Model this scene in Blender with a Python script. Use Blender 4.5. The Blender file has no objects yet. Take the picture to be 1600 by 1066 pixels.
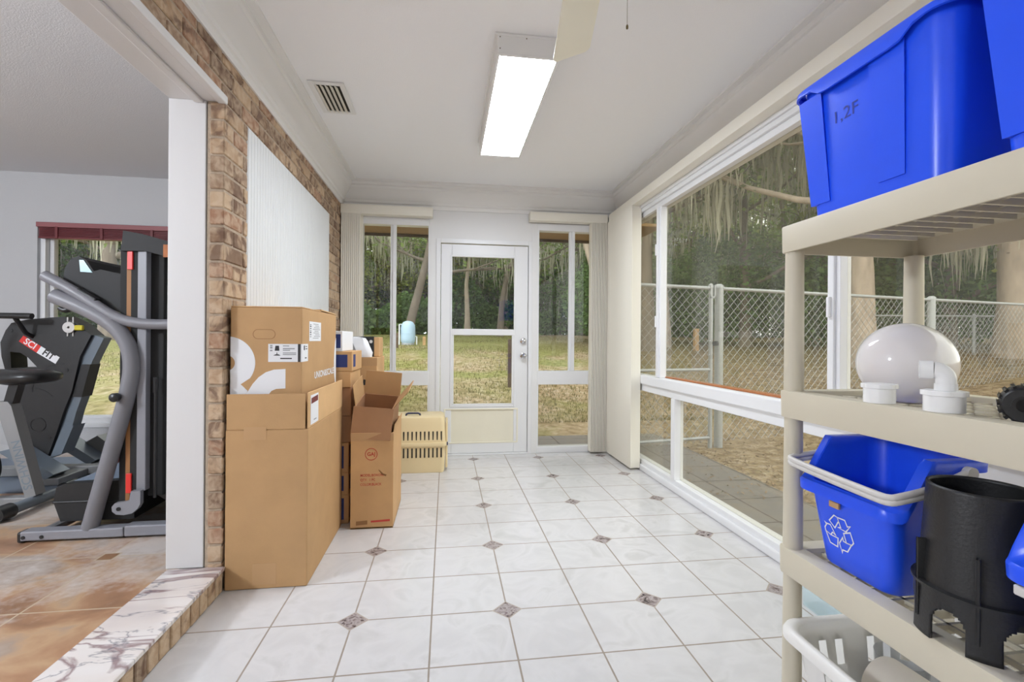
import bpy, bmesh, math, random
from mathutils import Vector, Matrix, Euler, noise
from mathutils.geometry import tessellate_polygon
random.seed(7)
PI = math.pi
sc = bpy.context.scene
COL = sc.collection
# ------------------------------------------------------------------ camera
F_PX, YAW, ROLL = 732.4, 0.1389, 0.0071
cam_d = bpy.data.cameras.new('camera'); cam = bpy.data.objects.new('camera', cam_d); COL.objects.link(cam)
cam_d.sensor_width = 36.0; cam_d.lens = F_PX / 1600 * 36; cam_d.shift_y = -1.9 / 1600
cam_d.clip_start = 0.02; cam_d.clip_end = 500
def _dir(x, y, z):
    c, s = math.cos(ROLL), math.sin(ROLL); x, z = c*x - s*z, s*x + c*z
    c, s = math.cos(YAW), math.sin(YAW); return Vector((c*x + s*y, -s*x + c*y, z))
CAM = Vector((0.0516, -1.9361, 1.1255))
_r, _u, _f = _dir(1, 0, 0), _dir(0, 0, 1), _dir(0, 1, 0)
cam.matrix_world = Matrix(((_r.x, _u.x, -_f.x, CAM.x), (_r.y, _u.y, -_f.y, CAM.y), (_r.z, _u.z, -_f.z, CAM.z), (0, 0, 0, 1)))
sc.camera = cam
# ------------------------------------------------------------------ sky and exposure
SKY = 3.6
LAMP = 35.0          # ceiling fixtures of the sunroom
GYM_FILL_LAMP = 240.0  # added globe out of view that brightens the exercise room
FILL_UPLIGHT = 640.0      # added uplighter out of view behind the camera, brightens the ceiling
w = bpy.data.worlds.new('sky'); sc.world = w; w.use_nodes = True
_bg = w.node_tree.nodes['Background']; _bg.inputs[0].default_value = (0.93, 0.97, 1.0, 1); _bg.inputs[1].default_value = SKY
vs = sc.view_settings
sc.display_settings.display_device = 'sRGB'
vs.view_transform = 'Standard'; vs.look = 'None'; vs.exposure = 0.0; vs.gamma = 1.0
try: vs.use_curve_mapping = False
except Exception: pass
# ------------------------------------------------------------------ materials
def lin(c): return tuple((v/255/12.92 if v/255 <= 0.04045 else ((v/255+0.055)/1.055)**2.4) for v in c)
def mat(name, rgb, rough=0.5, metal=0.0, var=0.0, vscale=6.0, bump=0.0, bscale=60.0, coat=0.0, spec=0.5, island=0.0, stretch=None):
    m = bpy.data.materials.new(name); m.use_nodes = True
    nt = m.node_tree; b = nt.nodes['Principled BSDF']; N = nt.nodes.new; L = nt.links.new
    c = lin(rgb)
    b.inputs['Base Color'].default_value = (*c, 1); b.inputs['Roughness'].default_value = rough
    b.inputs['Metallic'].default_value = metal; b.inputs['Specular IOR Level'].default_value = spec
    if coat: b.inputs['Coat Weight'].default_value = coat; b.inputs['Coat Roughness'].default_value = 0.08
    if var or bump or island:
        tc = N('ShaderNodeTexCoord'); src = tc.outputs['Object']
        if stretch:
            mp = N('ShaderNodeMapping'); mp.inputs['Scale'].default_value = stretch; L(src, mp.inputs[0]); src = mp.outputs[0]
    if var or island:
        hsv = N('ShaderNodeHueSaturation'); hsv.inputs['Color'].default_value = (*c, 1)
        if var:
            n = N('ShaderNodeTexNoise'); n.inputs['Scale'].default_value = vscale; n.inputs['Detail'].default_value = 5
            L(src, n.inputs[0])
            mr = N('ShaderNodeMapRange'); mr.inputs[1].default_value = 0.3; mr.inputs[2].default_value = 0.7
            mr.inputs[3].default_value = 1-var; mr.inputs[4].default_value = 1+var; L(n.outputs[0], mr.inputs[0])
            val = mr.outputs[0]
            if island:
                ge = N('ShaderNodeNewGeometry'); m2 = N('ShaderNodeMapRange'); m2.inputs[3].default_value = 1-island; m2.inputs[4].default_value = 1+island
                L(ge.outputs['Random Per Island'], m2.inputs[0]); mu = N('ShaderNodeMath'); mu.operation = 'MULTIPLY'
                L(val, mu.inputs[0]); L(m2.outputs[0], mu.inputs[1]); val = mu.outputs[0]
            L(val, hsv.inputs['Value'])
        else:
            ge = N('ShaderNodeNewGeometry'); m2 = N('ShaderNodeMapRange'); m2.inputs[3].default_value = 1-island; m2.inputs[4].default_value = 1+island
            L(ge.outputs['Random Per Island'], m2.inputs[0]); L(m2.outputs[0], hsv.inputs['Value'])
        L(hsv.outputs[0], b.inputs['Base Color'])
    if bump:
        n2 = N('ShaderNodeTexNoise'); n2.inputs['Scale'].default_value = bscale; n2.inputs['Detail'].default_value = 4; L(src, n2.inputs[0])
        bp = N('ShaderNodeBump'); bp.inputs['Strength'].default_value = bump; bp.inputs['Distance'].default_value = 0.01
        L(n2.outputs[0], bp.inputs['Height']); L(bp.outputs[0], b.inputs['Normal'])
    return m
def emit(name, col, s):
    m = bpy.data.materials.new(name); m.use_nodes = True; nt = m.node_tree; nt.nodes.clear()
    e = nt.nodes.new('ShaderNodeEmission'); e.inputs[0].default_value = (*col, 1); e.inputs[1].default_value = s
    o = nt.nodes.new('ShaderNodeOutputMaterial'); nt.links.new(e.outputs[0], o.inputs[0]); return m
def glass(name, tint, dust=0.0, hazec=(0.6, 0.6, 0.55), refl=1.0):
    m = bpy.data.materials.new(name); m.use_nodes = True; nt = m.node_tree; nt.nodes.clear(); N = nt.nodes.new; L = nt.links.new
    t = N('ShaderNodeBsdfTransparent'); t.inputs[0].default_value = (*tint, 1)
    g = N('ShaderNodeBsdfGlossy'); g.inputs['Roughness'].default_value = 0.0
    lw = N('ShaderNodeLayerWeight'); lw.inputs[0].default_value = 0.5
    p = N('ShaderNodeMath'); p.operation = 'POWER'; p.inputs[1].default_value = 5; L(lw.outputs['Facing'], p.inputs[0])
    ma = N('ShaderNodeMath'); ma.operation = 'MULTIPLY_ADD'; ma.inputs[1].default_value = 0.95*refl; ma.inputs[2].default_value = 0.042*refl; L(p.outputs[0], ma.inputs[0])
    mx = N('ShaderNodeMixShader'); L(ma.outputs[0], mx.inputs[0]); L(t.outputs[0], mx.inputs[1]); L(g.outputs[0], mx.inputs[2]); out = mx.outputs[0]
    if dust:
        d = N('ShaderNodeBsdfDiffuse'); d.inputs[0].default_value = (*hazec, 1)
        m2 = N('ShaderNodeMixShader'); m2.inputs[0].default_value = dust; L(out, m2.inputs[1]); L(d.outputs[0], m2.inputs[2]); out = m2.outputs[0]
    o = N('ShaderNodeOutputMaterial'); L(out, o.inputs[0]); return m
def leafmat(name, rgb, var=0.45, trans=0.35):
    m = bpy.data.materials.new(name); m.use_nodes = True; nt = m.node_tree; nt.nodes.clear(); N = nt.nodes.new; L = nt.links.new
    ge = N('ShaderNodeNewGeometry'); mr = N('ShaderNodeMapRange'); mr.inputs[3].default_value = 1-var; mr.inputs[4].default_value = 1+var
    L(ge.outputs['Random Per Island'], mr.inputs[0])
    h = N('ShaderNodeHueSaturation'); h.inputs['Color'].default_value = (*lin(rgb), 1); L(mr.outputs[0], h.inputs['Value'])
    d = N('ShaderNodeBsdfDiffuse'); t = N('ShaderNodeBsdfTranslucent'); L(h.outputs[0], d.inputs[0]); L(h.outputs[0], t.inputs[0])
    mx = N('ShaderNodeMixShader'); mx.inputs[0].default_value = trans; L(d.outputs[0], mx.inputs[1]); L(t.outputs[0], mx.inputs[2])
    o = N('ShaderNodeOutputMaterial'); L(mx.outputs[0], o.inputs[0]); return m
class NT:
    """small wrapper to write node maths"""
    def __init__(s, name, rough=0.4):
        s.m = bpy.data.materials.new(name); s.m.use_nodes = True; s.nt = s.m.node_tree; s.b = s.nt.nodes['Principled BSDF']; s.b.inputs['Roughness'].default_value = rough
    def n(s, t, **kw):
        x = s.nt.nodes.new(t)
        for k, v in kw.items(): setattr(x, k, v)
        return x
    def l(s, a, b): s.nt.links.new(a, b)
    def math(s, op, a, b=None, c=None):
        x = s.n('ShaderNodeMath', operation=op)
        for i, v in enumerate((a, b, c)):
            if v is None: continue
            if isinstance(v, (int, float)): x.inputs[i].default_value = v
            else: s.l(v, x.inputs[i])
        return x.outputs[0]
    def mix(s, f, a, b):
        x = s.n('ShaderNodeMix', data_type='RGBA')
        if isinstance(f, (int, float)): x.inputs[0].default_value = f
        else: s.l(f, x.inputs[0])
        for i, v in ((6, a), (7, b)):
            if isinstance(v, tuple): x.inputs[i].default_value = (*v, 1)
            else: s.l(v, x.inputs[i])
        return x.outputs[2]
    def noise(s, vec, scale, detail=4, dist=0.0):
        x = s.n('ShaderNodeTexNoise'); x.inputs['Scale'].default_value = scale; x.inputs['Detail'].default_value = detail; x.inputs['Distortion'].default_value = dist
        s.l(vec, x.inputs[0]); return x
    def ramp(s, f, stops, interp='LINEAR'):
        x = s.n('ShaderNodeValToRGB'); cr = x.color_ramp; cr.interpolation = interp
        while len(cr.elements) < len(stops): cr.elements.new(0.5)
        for e, (p, c) in zip(cr.elements, stops): e.position = p; e.color = (*c, 1)
        s.l(f, x.inputs[0]); return x.outputs[0]
    def bump(s, h, st, dist=0.01):
        x = s.n('ShaderNodeBump'); x.inputs['Strength'].default_value = st; x.inputs['Distance'].default_value = dist; s.l(h, x.inputs['Height']); s.l(x.outputs[0], s.b.inputs['Normal'])
TILE = 0.31
def floor_mat():
    s = NT('white_tile', 0.22); tc = s.n('ShaderNodeTexCoord'); sp = s.n('ShaderNodeSeparateXYZ'); s.l(tc.outputs['Object'], sp.inputs[0])
    x = s.math('DIVIDE', sp.outputs[0], TILE); y = s.math('DIVIDE', sp.outputs[1], TILE)
    def tri(v, per, off):   # distance to the nearest line of the family, in tiles
        a = s.math('DIVIDE', s.math('SUBTRACT', v, off), per); f = s.math('FRACT', s.math('ADD', a, 0.5)); return s.math('MULTIPLY', s.math('ABSOLUTE', s.math('SUBTRACT', f, 0.5)), per)
    line = s.math('MINIMUM', tri(x, 1, 0), tri(y, 1, 0))
    dia = s.math('ADD', tri(x, 2, 1), tri(y, 2, 0))
    wob = s.noise(tc.outputs['Object'], 40, 3)
    g1 = s.math('LESS_THAN', line, s.math('MULTIPLY_ADD', wob.outputs[0], 0.004, 0.0085))
    ind = s.math('MULTIPLY', s.math('LESS_THAN', dia, 0.205), s.math('GREATER_THAN', x, -2.7)); rim = s.math('MULTIPLY', s.math('GREATER_THAN', dia, 0.182), ind)
    n1 = s.noise(tc.outputs['Object'], 5, 6, 1.2); n2 = s.noise(tc.outputs['Object'], 22, 5, 2.0)
    base = s.ramp(n1.outputs[0], [(0.30, lin((200, 198, 197))), (0.46, lin((212, 210, 210))), (0.62, lin((206, 204, 204)))])
    marb = s.ramp(n2.outputs[0], [(0.33, lin((70, 62, 62))), (0.45, lin((150, 136, 134))), (0.55, lin((178, 170, 168))), (0.7, lin((120, 102, 104)))])
    c = s.mix(g1, base, lin((150, 138, 126))); c = s.mix(ind, c, marb); c = s.mix(rim, c, lin((168, 156, 144)))
    s.l(c, s.b.inputs['Base Color'])
    gr = s.math('MAXIMUM', s.math('MULTIPLY', g1, s.math('SUBTRACT', 1.0, ind)), rim)
    s.l(s.math('MULTIPLY_ADD', gr, 0.5, 0.2), s.b.inputs['Roughness'])
    s.bump(s.math('MULTIPLY', gr, -1.0), 0.4, 0.004); return s.m
def gym_floor_mat():
    s = NT('stone_tile', 0.35); tc = s.n('ShaderNodeTexCoord'); sp = s.n('ShaderNodeSeparateXYZ'); s.l(tc.outputs['Object'], sp.inputs[0])
    P = 0.455
    x = s.math('DIVIDE', s.math('ADD', sp.outputs[0], 1.485), P); y = s.math('DIVIDE', s.math('SUBTRACT', sp.outputs[1], 0.46), P)
    def tri(v, per, off):
        a = s.math('DIVIDE', s.math('SUBTRACT', v, off), per); f = s.math('FRACT', s.math('ADD', a, 0.5)); return s.math('MULTIPLY', s.math('ABSOLUTE', s.math('SUBTRACT', f, 0.5)), per)
    line = s.math('LESS_THAN', s.math('MINIMUM', tri(x, 1, 0), tri(y, 1, 0)), 0.008)
    dm = s.math('MAXIMUM', tri(x, 2, 0), tri(y, 2, 0)); ind = s.math('LESS_THAN', dm, 0.085); rim = s.math('MULTIPLY', ind, s.math('GREATER_THAN', dm, 0.068))
    mp = s.n('ShaderNodeMapping'); mp.inputs['Scale'].default_value = (1.0, 1.5, 1); mp.inputs['Rotation'].default_value = (0, 0, 0.5); s.l(tc.outputs['Object'], mp.inputs[0])
    n1 = s.noise(mp.outputs[0], 2.4, 9, 0.4)
    cx = s.n('ShaderNodeCombineXYZ'); s.l(s.math('FLOOR', x), cx.inputs[0]); s.l(s.math('FLOOR', y), cx.inputs[1])
    wn = s.n('ShaderNodeTexWhiteNoise'); s.l(cx.outputs[0], wn.inputs[0])
    f = s.math('ADD', n1.outputs[0], s.math('MULTIPLY_ADD', wn.outputs[0], 0.16, -0.08))
    st = s.ramp(f, [(0.28, lin((136, 102, 78))), (0.40, lin((168, 128, 98))), (0.49, lin((190, 156, 122))), (0.57, lin((168, 148, 132))), (0.68, lin((190, 178, 166)))])
    n3 = s.noise(tc.outputs['Object'], 1.3, 7, 0.3); n4 = s.noise(tc.outputs['Object'], 30, 5); wf = s.ramp(s.math('MULTIPLY_ADD', n4.outputs[0], 0.25, s.math('ADD', n3.outputs[0], s.math('MULTIPLY_ADD', wn.outputs[0], 0.1, -0.05))), [(0.60, (0,)*3), (0.74, (1,)*3)])
    st = s.mix(s.math('MULTIPLY', wf, 0.75), st, lin((212, 204, 198)))
    c = s.mix(line, st, lin((196, 178, 152))); c = s.mix(ind, c, lin((150, 112, 80))); c = s.mix(rim, c, lin((196, 178, 152)))
    s.l(c, s.b.inputs['Base Color']); s.bump(n1.outputs[0], 0.15, 0.01); return s.m
def marble_mat():
    s = NT('veined_marble', 0.18); tc = s.n('ShaderNodeTexCoord'); mp = s.n('ShaderNodeMapping'); mp.inputs['Scale'].default_value = (1.0, 2.9, 1); mp.inputs['Rotation'].default_value = (0, 0, 0.18); s.l(tc.outputs['Object'], mp.inputs[0])
    a = s.noise(mp.outputs[0], 1.7, 7, 1.1); b = s.noise(mp.outputs[0], 2.6, 5, 0.9); g = s.noise(mp.outputs[0], 2.0, 3)
    base = s.ramp(g.outputs[0], [(0.3, lin((232, 228, 226))), (0.55, lin((222, 212, 206))), (0.75, lin((206, 196, 194)))])
    v1 = s.ramp(a.outputs[0], [(0.47, (0, 0, 0)), (0.497, (1, 1, 1)), (0.503, (1, 1, 1)), (0.53, (0, 0, 0))])
    v2 = s.ramp(b.outputs[0], [(0.48, (0, 0, 0)), (0.5, (1, 1, 1)), (0.515, (0, 0, 0))])
    c = s.mix(s.math('MULTIPLY', v1, 0.75), base, lin((124, 88, 92))); c = s.mix(s.math('MULTIPLY', v2, 0.65), c, lin((104, 104, 116)))
    s.l(c, s.b.inputs['Base Color']); return s.m
def brick_mat():
    s = NT('tan_brick', 0.85); tc = s.n('ShaderNodeTexCoord'); ge = s.n('ShaderNodeNewGeometry')
    base = s.ramp(ge.outputs['Random Per Island'], [(0.0, lin((172, 142, 112))), (0.28, lin((136, 108, 84))), (0.5, lin((182, 154, 124))), (0.72, lin((120, 94, 74))), (0.88, lin((152, 112, 86)))], 'CONSTANT')
    n = s.noise(tc.outputs['Object'], 26, 6, 0.6); n2 = s.noise(tc.outputs['Object'], 9, 5, 1.0)
    f = s.ramp(n.outputs[0], [(0.35, (0.0,)*3), (0.62, (1,)*3)])
    c = s.mix(s.math('MULTIPLY', f, 0.55), base, lin((206, 184, 158)))
    f2 = s.ramp(n2.outputs[0], [(0.53, (0,)*3), (0.64, (1,)*3)])
    c = s.mix(s.math('MULTIPLY', f2, 0.75), c, lin((98, 70, 54)))
    s.l(c, s.b.inputs['Base Color']); s.bump(n.outputs[0], 0.6, 0.008); return s.m
def ground_mat():
    s = NT('lawn', 0.95); s.b.inputs['Specular IOR Level'].default_value = 0.1
    tc = s.n('ShaderNodeTexCoord'); sp = s.n('ShaderNodeSeparateXYZ'); s.l(tc.outputs['Object'], sp.inputs[0])
    a = s.noise(tc.outputs['Object'], 0.55, 6, 0.8); b = s.noise(tc.outputs['Object'], 9, 6, 0.5)
    gr = s.ramp(b.outputs[0], [(0.3, lin((108, 110, 56))), (0.5, lin((136, 134, 80))), (0.7, lin((160, 152, 106)))])
    tan = s.ramp(b.outputs[0], [(0.3, lin((130, 110, 80))), (0.5, lin((162, 142, 110))), (0.68, lin((186, 170, 146)))])
    brn = s.ramp(b.outputs[0], [(0.32, lin((100, 84, 66))), (0.5, lin((136, 116, 92))), (0.68, lin((162, 144, 120)))])
    far = s.math('MULTIPLY_ADD', sp.outputs[1], -0.03, 0.30)
    f = s.ramp(s.math('ADD', a.outputs[0], far), [(0.50, (0,)*3), (0.66, (1,)*3)])
    c = s.mix(f, gr, tan)
    xr = s.n('ShaderNodeMapRange'); xr.inputs[1].default_value = 2.6; xr.inputs[2].default_value = 5.0; s.l(sp.outputs[0], xr.inputs[0])
    c = s.mix(s.math('MULTIPLY', xr.outputs[0], 0.85), c, brn)
    s.l(c, s.b.inputs['Base Color']); s.bump(b.outputs[0], 0.8, 0.05); return s.m
def paver_mat():
    s = NT('concrete_paver', 0.9); tc = s.n('ShaderNodeTexCoord'); br = s.n('ShaderNodeTexBrick'); s.l(tc.outputs['Object'], br.inputs[0])
    br.offset = 0.0; br.inputs['Scale'].default_value = 1.0; br.inputs['Brick Width'].default_value = 0.45; br.inputs['Row Height'].default_value = 0.45; br.inputs['Mortar Size'].default_value = 0.008
    br.inputs[1].default_value = (*lin((130, 124, 119)), 1); br.inputs[2].default_value = (*lin((118, 113, 109)), 1); br.inputs[3].default_value = (*lin((84, 74, 62)), 1)
    n = s.noise(tc.outputs['Object'], 6, 6, 0.4); f = s.ramp(n.outputs[0], [(0.45, (0,)*3), (0.7, (1,)*3)])
    c = s.mix(s.math('MULTIPLY', f, 0.6), br.outputs[0], lin((140, 128, 112))); s.l(c, s.b.inputs['Base Color']); s.bump(n.outputs[0], 0.3, 0.01); return s.m
MT = {}
MT['white'] = mat('white_paint', (228, 227, 226), 0.45, var=0.015, vscale=3)
MT['alu'] = mat('white_aluminium', (230, 230, 231), 0.35)
MT['ceil'] = mat('ceiling_paint', (247, 247, 248), 0.8, bump=0.10, bscale=180)
MT['trimw'] = mat('trim_paint', (236, 235, 233), 0.4)
MT['cream'] = mat('cream_vinyl', (236, 231, 218), 0.45)
MT['vane'] = mat('blind_vane', (232, 227, 214), 0.55)
MT['doorpanel'] = mat('aged_cream_panel', (232, 226, 206), 0.5, var=0.03, vscale=4)
MT['gymwall'] = mat('grey_wall', (196, 196, 197), 0.8, bump=0.15, bscale=120)
MT['gymceil'] = mat('grey_ceiling', (222, 222, 224), 0.85, bump=0.2, bscale=150)
MT['floor'] = floor_mat(); MT['gymfloor'] = gym_floor_mat(); MT['marble'] = marble_mat(); MT['brick'] = brick_mat()
MT['mortar'] = mat('mortar', (176, 158, 138), 0.95, var=0.12, vscale=30, bump=0.5, bscale=90)
MT['ground'] = ground_mat(); MT['paver'] = paver_mat()
MT['glass'] = glass('clear_glass', (0.95, 0.96, 0.95)); MT['tint'] = glass('dusty_haze_tinted_glass', (0.85, 0.84, 0.79), 0.05, (0.62, 0.60, 0.48))  # tinted pane: diffuse share paints the room's hazy reflection as well as dust
MT['screen'] = glass('insect_screen', (0.88, 0.87, 0.84), 0.05, (0.6, 0.58, 0.5), 0.3)
MT['card'] = mat('cardboard', (188, 149, 104), 0.8, var=0.05, vscale=9, bump=0.05, bscale=200)
MT['card2'] = mat('light_cardboard', (210, 170, 122), 0.8, var=0.06, vscale=7)
MT['card3'] = mat('old_cardboard', (202, 160, 112), 0.75, var=0.08, vscale=5)
MT['carddk'] = mat('brown_cardboard', (166, 124, 90), 0.8, var=0.06, vscale=8)
MT['cardedge'] = mat('cardboard_edge', (150, 110, 72), 0.9)
MT['paper'] = mat('white_print', (232, 232, 234), 0.6); MT['ink'] = mat('black_ink', (52, 50, 50), 0.7); MT['grey_ink'] = mat('grey_ink', (150, 150, 152), 0.7)
MT['redink'] = mat('red_ink', (196, 70, 60), 0.7); MT['maroon'] = mat('maroon_print', (120, 62, 60), 0.6); MT['bluelab'] = mat('blue_label', (44, 58, 116), 0.6)
MT['tape'] = mat('packing_tape', (190, 151, 108), 0.35)
MT['carrier'] = mat('beige_plastic', (226, 206, 162), 0.5, var=0.02); MT['dark'] = mat('painted_gap_shade', (58, 52, 44), 0.9); MT['navy'] = mat('navy_plastic', (52, 56, 84), 0.5)  # the dark gap colour stands for shade inside openings
MT['blue'] = mat('blue_plastic', (32, 86, 246), 0.30, var=0.04, vscale=5); MT['bluerim'] = MT['blue']
MT['shelf'] = mat('beige_shelf_plastic', (206, 198, 178), 0.5, var=0.015, vscale=5)
MT['globe'] = mat('opal_glass', (234, 230, 230), 0.08, coat=0.6); _g = MT['globe'].node_tree.nodes['Principled BSDF']; _g.inputs['Subsurface Weight'].default_value = 0.8; _g.inputs['Subsurface Radius'].default_value = (1, 1, 1); _g.inputs['Subsurface Scale'].default_value = 0.06; MT['pvc'] = mat('white_pvc', (240, 240, 240), 0.25)
MT['black'] = mat('black_plastic', (34, 34, 35), 0.45, bump=0.12, bscale=160); MT['blacks'] = mat('black_satin', (30, 30, 31), 0.35)
MT['handle'] = mat('pale_grey_plastic', (208, 204, 200), 0.4); MT['basket'] = mat('white_basket_plastic', (232, 230, 226), 0.4)
MT['roll'] = mat('off_white_paper', (226, 218, 206), 0.7); MT['clear'] = glass('clear_plastic', (0.90, 0.91, 0.92), 0.12, (0.8, 0.8, 0.8), 1.4); MT['paleblue'] = glass('pale_blue_plastic', (0.93, 0.97, 0.98), 0.18, (0.82, 0.92, 0.94))
MT['tmgrey'] = mat('grey_painted_steel', (122, 121, 126), 0.42); MT['tmrail'] = mat('silver_rail', (136, 136, 142), 0.4); MT['belt'] = mat('black_board', (27, 27, 27), 0.75)
MT['hood'] = mat('charcoal_hood', (28, 27, 27), 0.65); MT['red'] = mat('red_plastic', (214, 44, 36), 0.4); MT['wood'] = mat('ply_edge', (150, 104, 60), 0.6)
MT['sci'] = mat('charcoal_shroud', (38, 37, 37), 0.5, bump=0.06, bscale=200); MT['steelblue'] = mat('grey_blue_steel', (112, 122, 132), 0.35); MT['yellow'] = mat('yellow_clip', (206, 190, 40), 0.5)
MT['frame'] = mat('silver_frame', (140, 140, 140), 0.4, metal=0.2); MT['mat'] = mat('rubber_mat', (112, 124, 140), 0.5)
MT['chrome'] = mat('chrome', (205, 205, 208), 0.15, metal=1.0); MT['galv'] = mat('galvanised_steel', (172, 175, 176), 0.45, metal=0.25)
MT['burg'] = mat('burgundy_slats', (112, 46, 50), 0.4); MT['soffit'] = mat('brown_soffit', (150, 118, 70), 0.7, var=0.1, vscale=4, stretch=(1, 12, 1)); MT['fascia'] = mat('dark_fascia', (84, 66, 40), 0.7)
MT['fan'] = mat('cream_fan', (246, 242, 222), 0.4); MT['brass'] = mat('old_brass', (110, 96, 66), 0.4, metal=0.8)
MT['lampglow'] = emit('lit_diffuser', (0.93, 1.0, 1.10), LAMP); MT['gymfillglow'] = emit('fill_gym_globe', (0.93, 1.0, 1.09), GYM_FILL_LAMP); MT['upfillglow'] = emit('fill_bulb', (0.93, 1.0, 1.10), FILL_UPLIGHT)
MT['bark'] = mat('grey_bark', (128, 116, 104), 0.95, var=0.25, vscale=5, bump=0.8, bscale=14, stretch=(1, 1, 0.3)); MT['barkpale'] = mat('pale_bark', (178, 162, 146), 0.95, var=0.22, vscale=6, bump=0.8, bscale=16, stretch=(1, 1, 0.4))
MT['leaf'] = leafmat('oak_leaves', (140, 158, 96), 0.45, 0.5); MT['leafd'] = leafmat('dark_leaves', (118, 144, 88), 0.45, 0.5); MT['leafy'] = leafmat('yellow_green_leaves', (162, 170, 98), 0.4, 0.45); MT['moss'] = leafmat('spanish_moss', (196, 193, 174), 0.25, 0.45)
MT['tank'] = mat('pale_blue_tank', (176, 202, 222), 0.4); MT['post'] = mat('weathered_post', (96, 80, 66), 0.9, var=0.2, vscale=8, stretch=(1, 1, 0.15)); MT['postl'] = mat('pale_wood_post', (186, 150, 104), 0.9, var=0.15, vscale=8)
MT['blade'] = leafmat('grass_blades', (130, 124, 82), 0.4, 0.3); MT['litter'] = leafmat('fallen_leaves', (140, 120, 96), 0.35, 0.1)
MT['copper'] = mat('rusty_sill', (170, 104, 60), 0.7, var=0.15, vscale=20)
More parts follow.
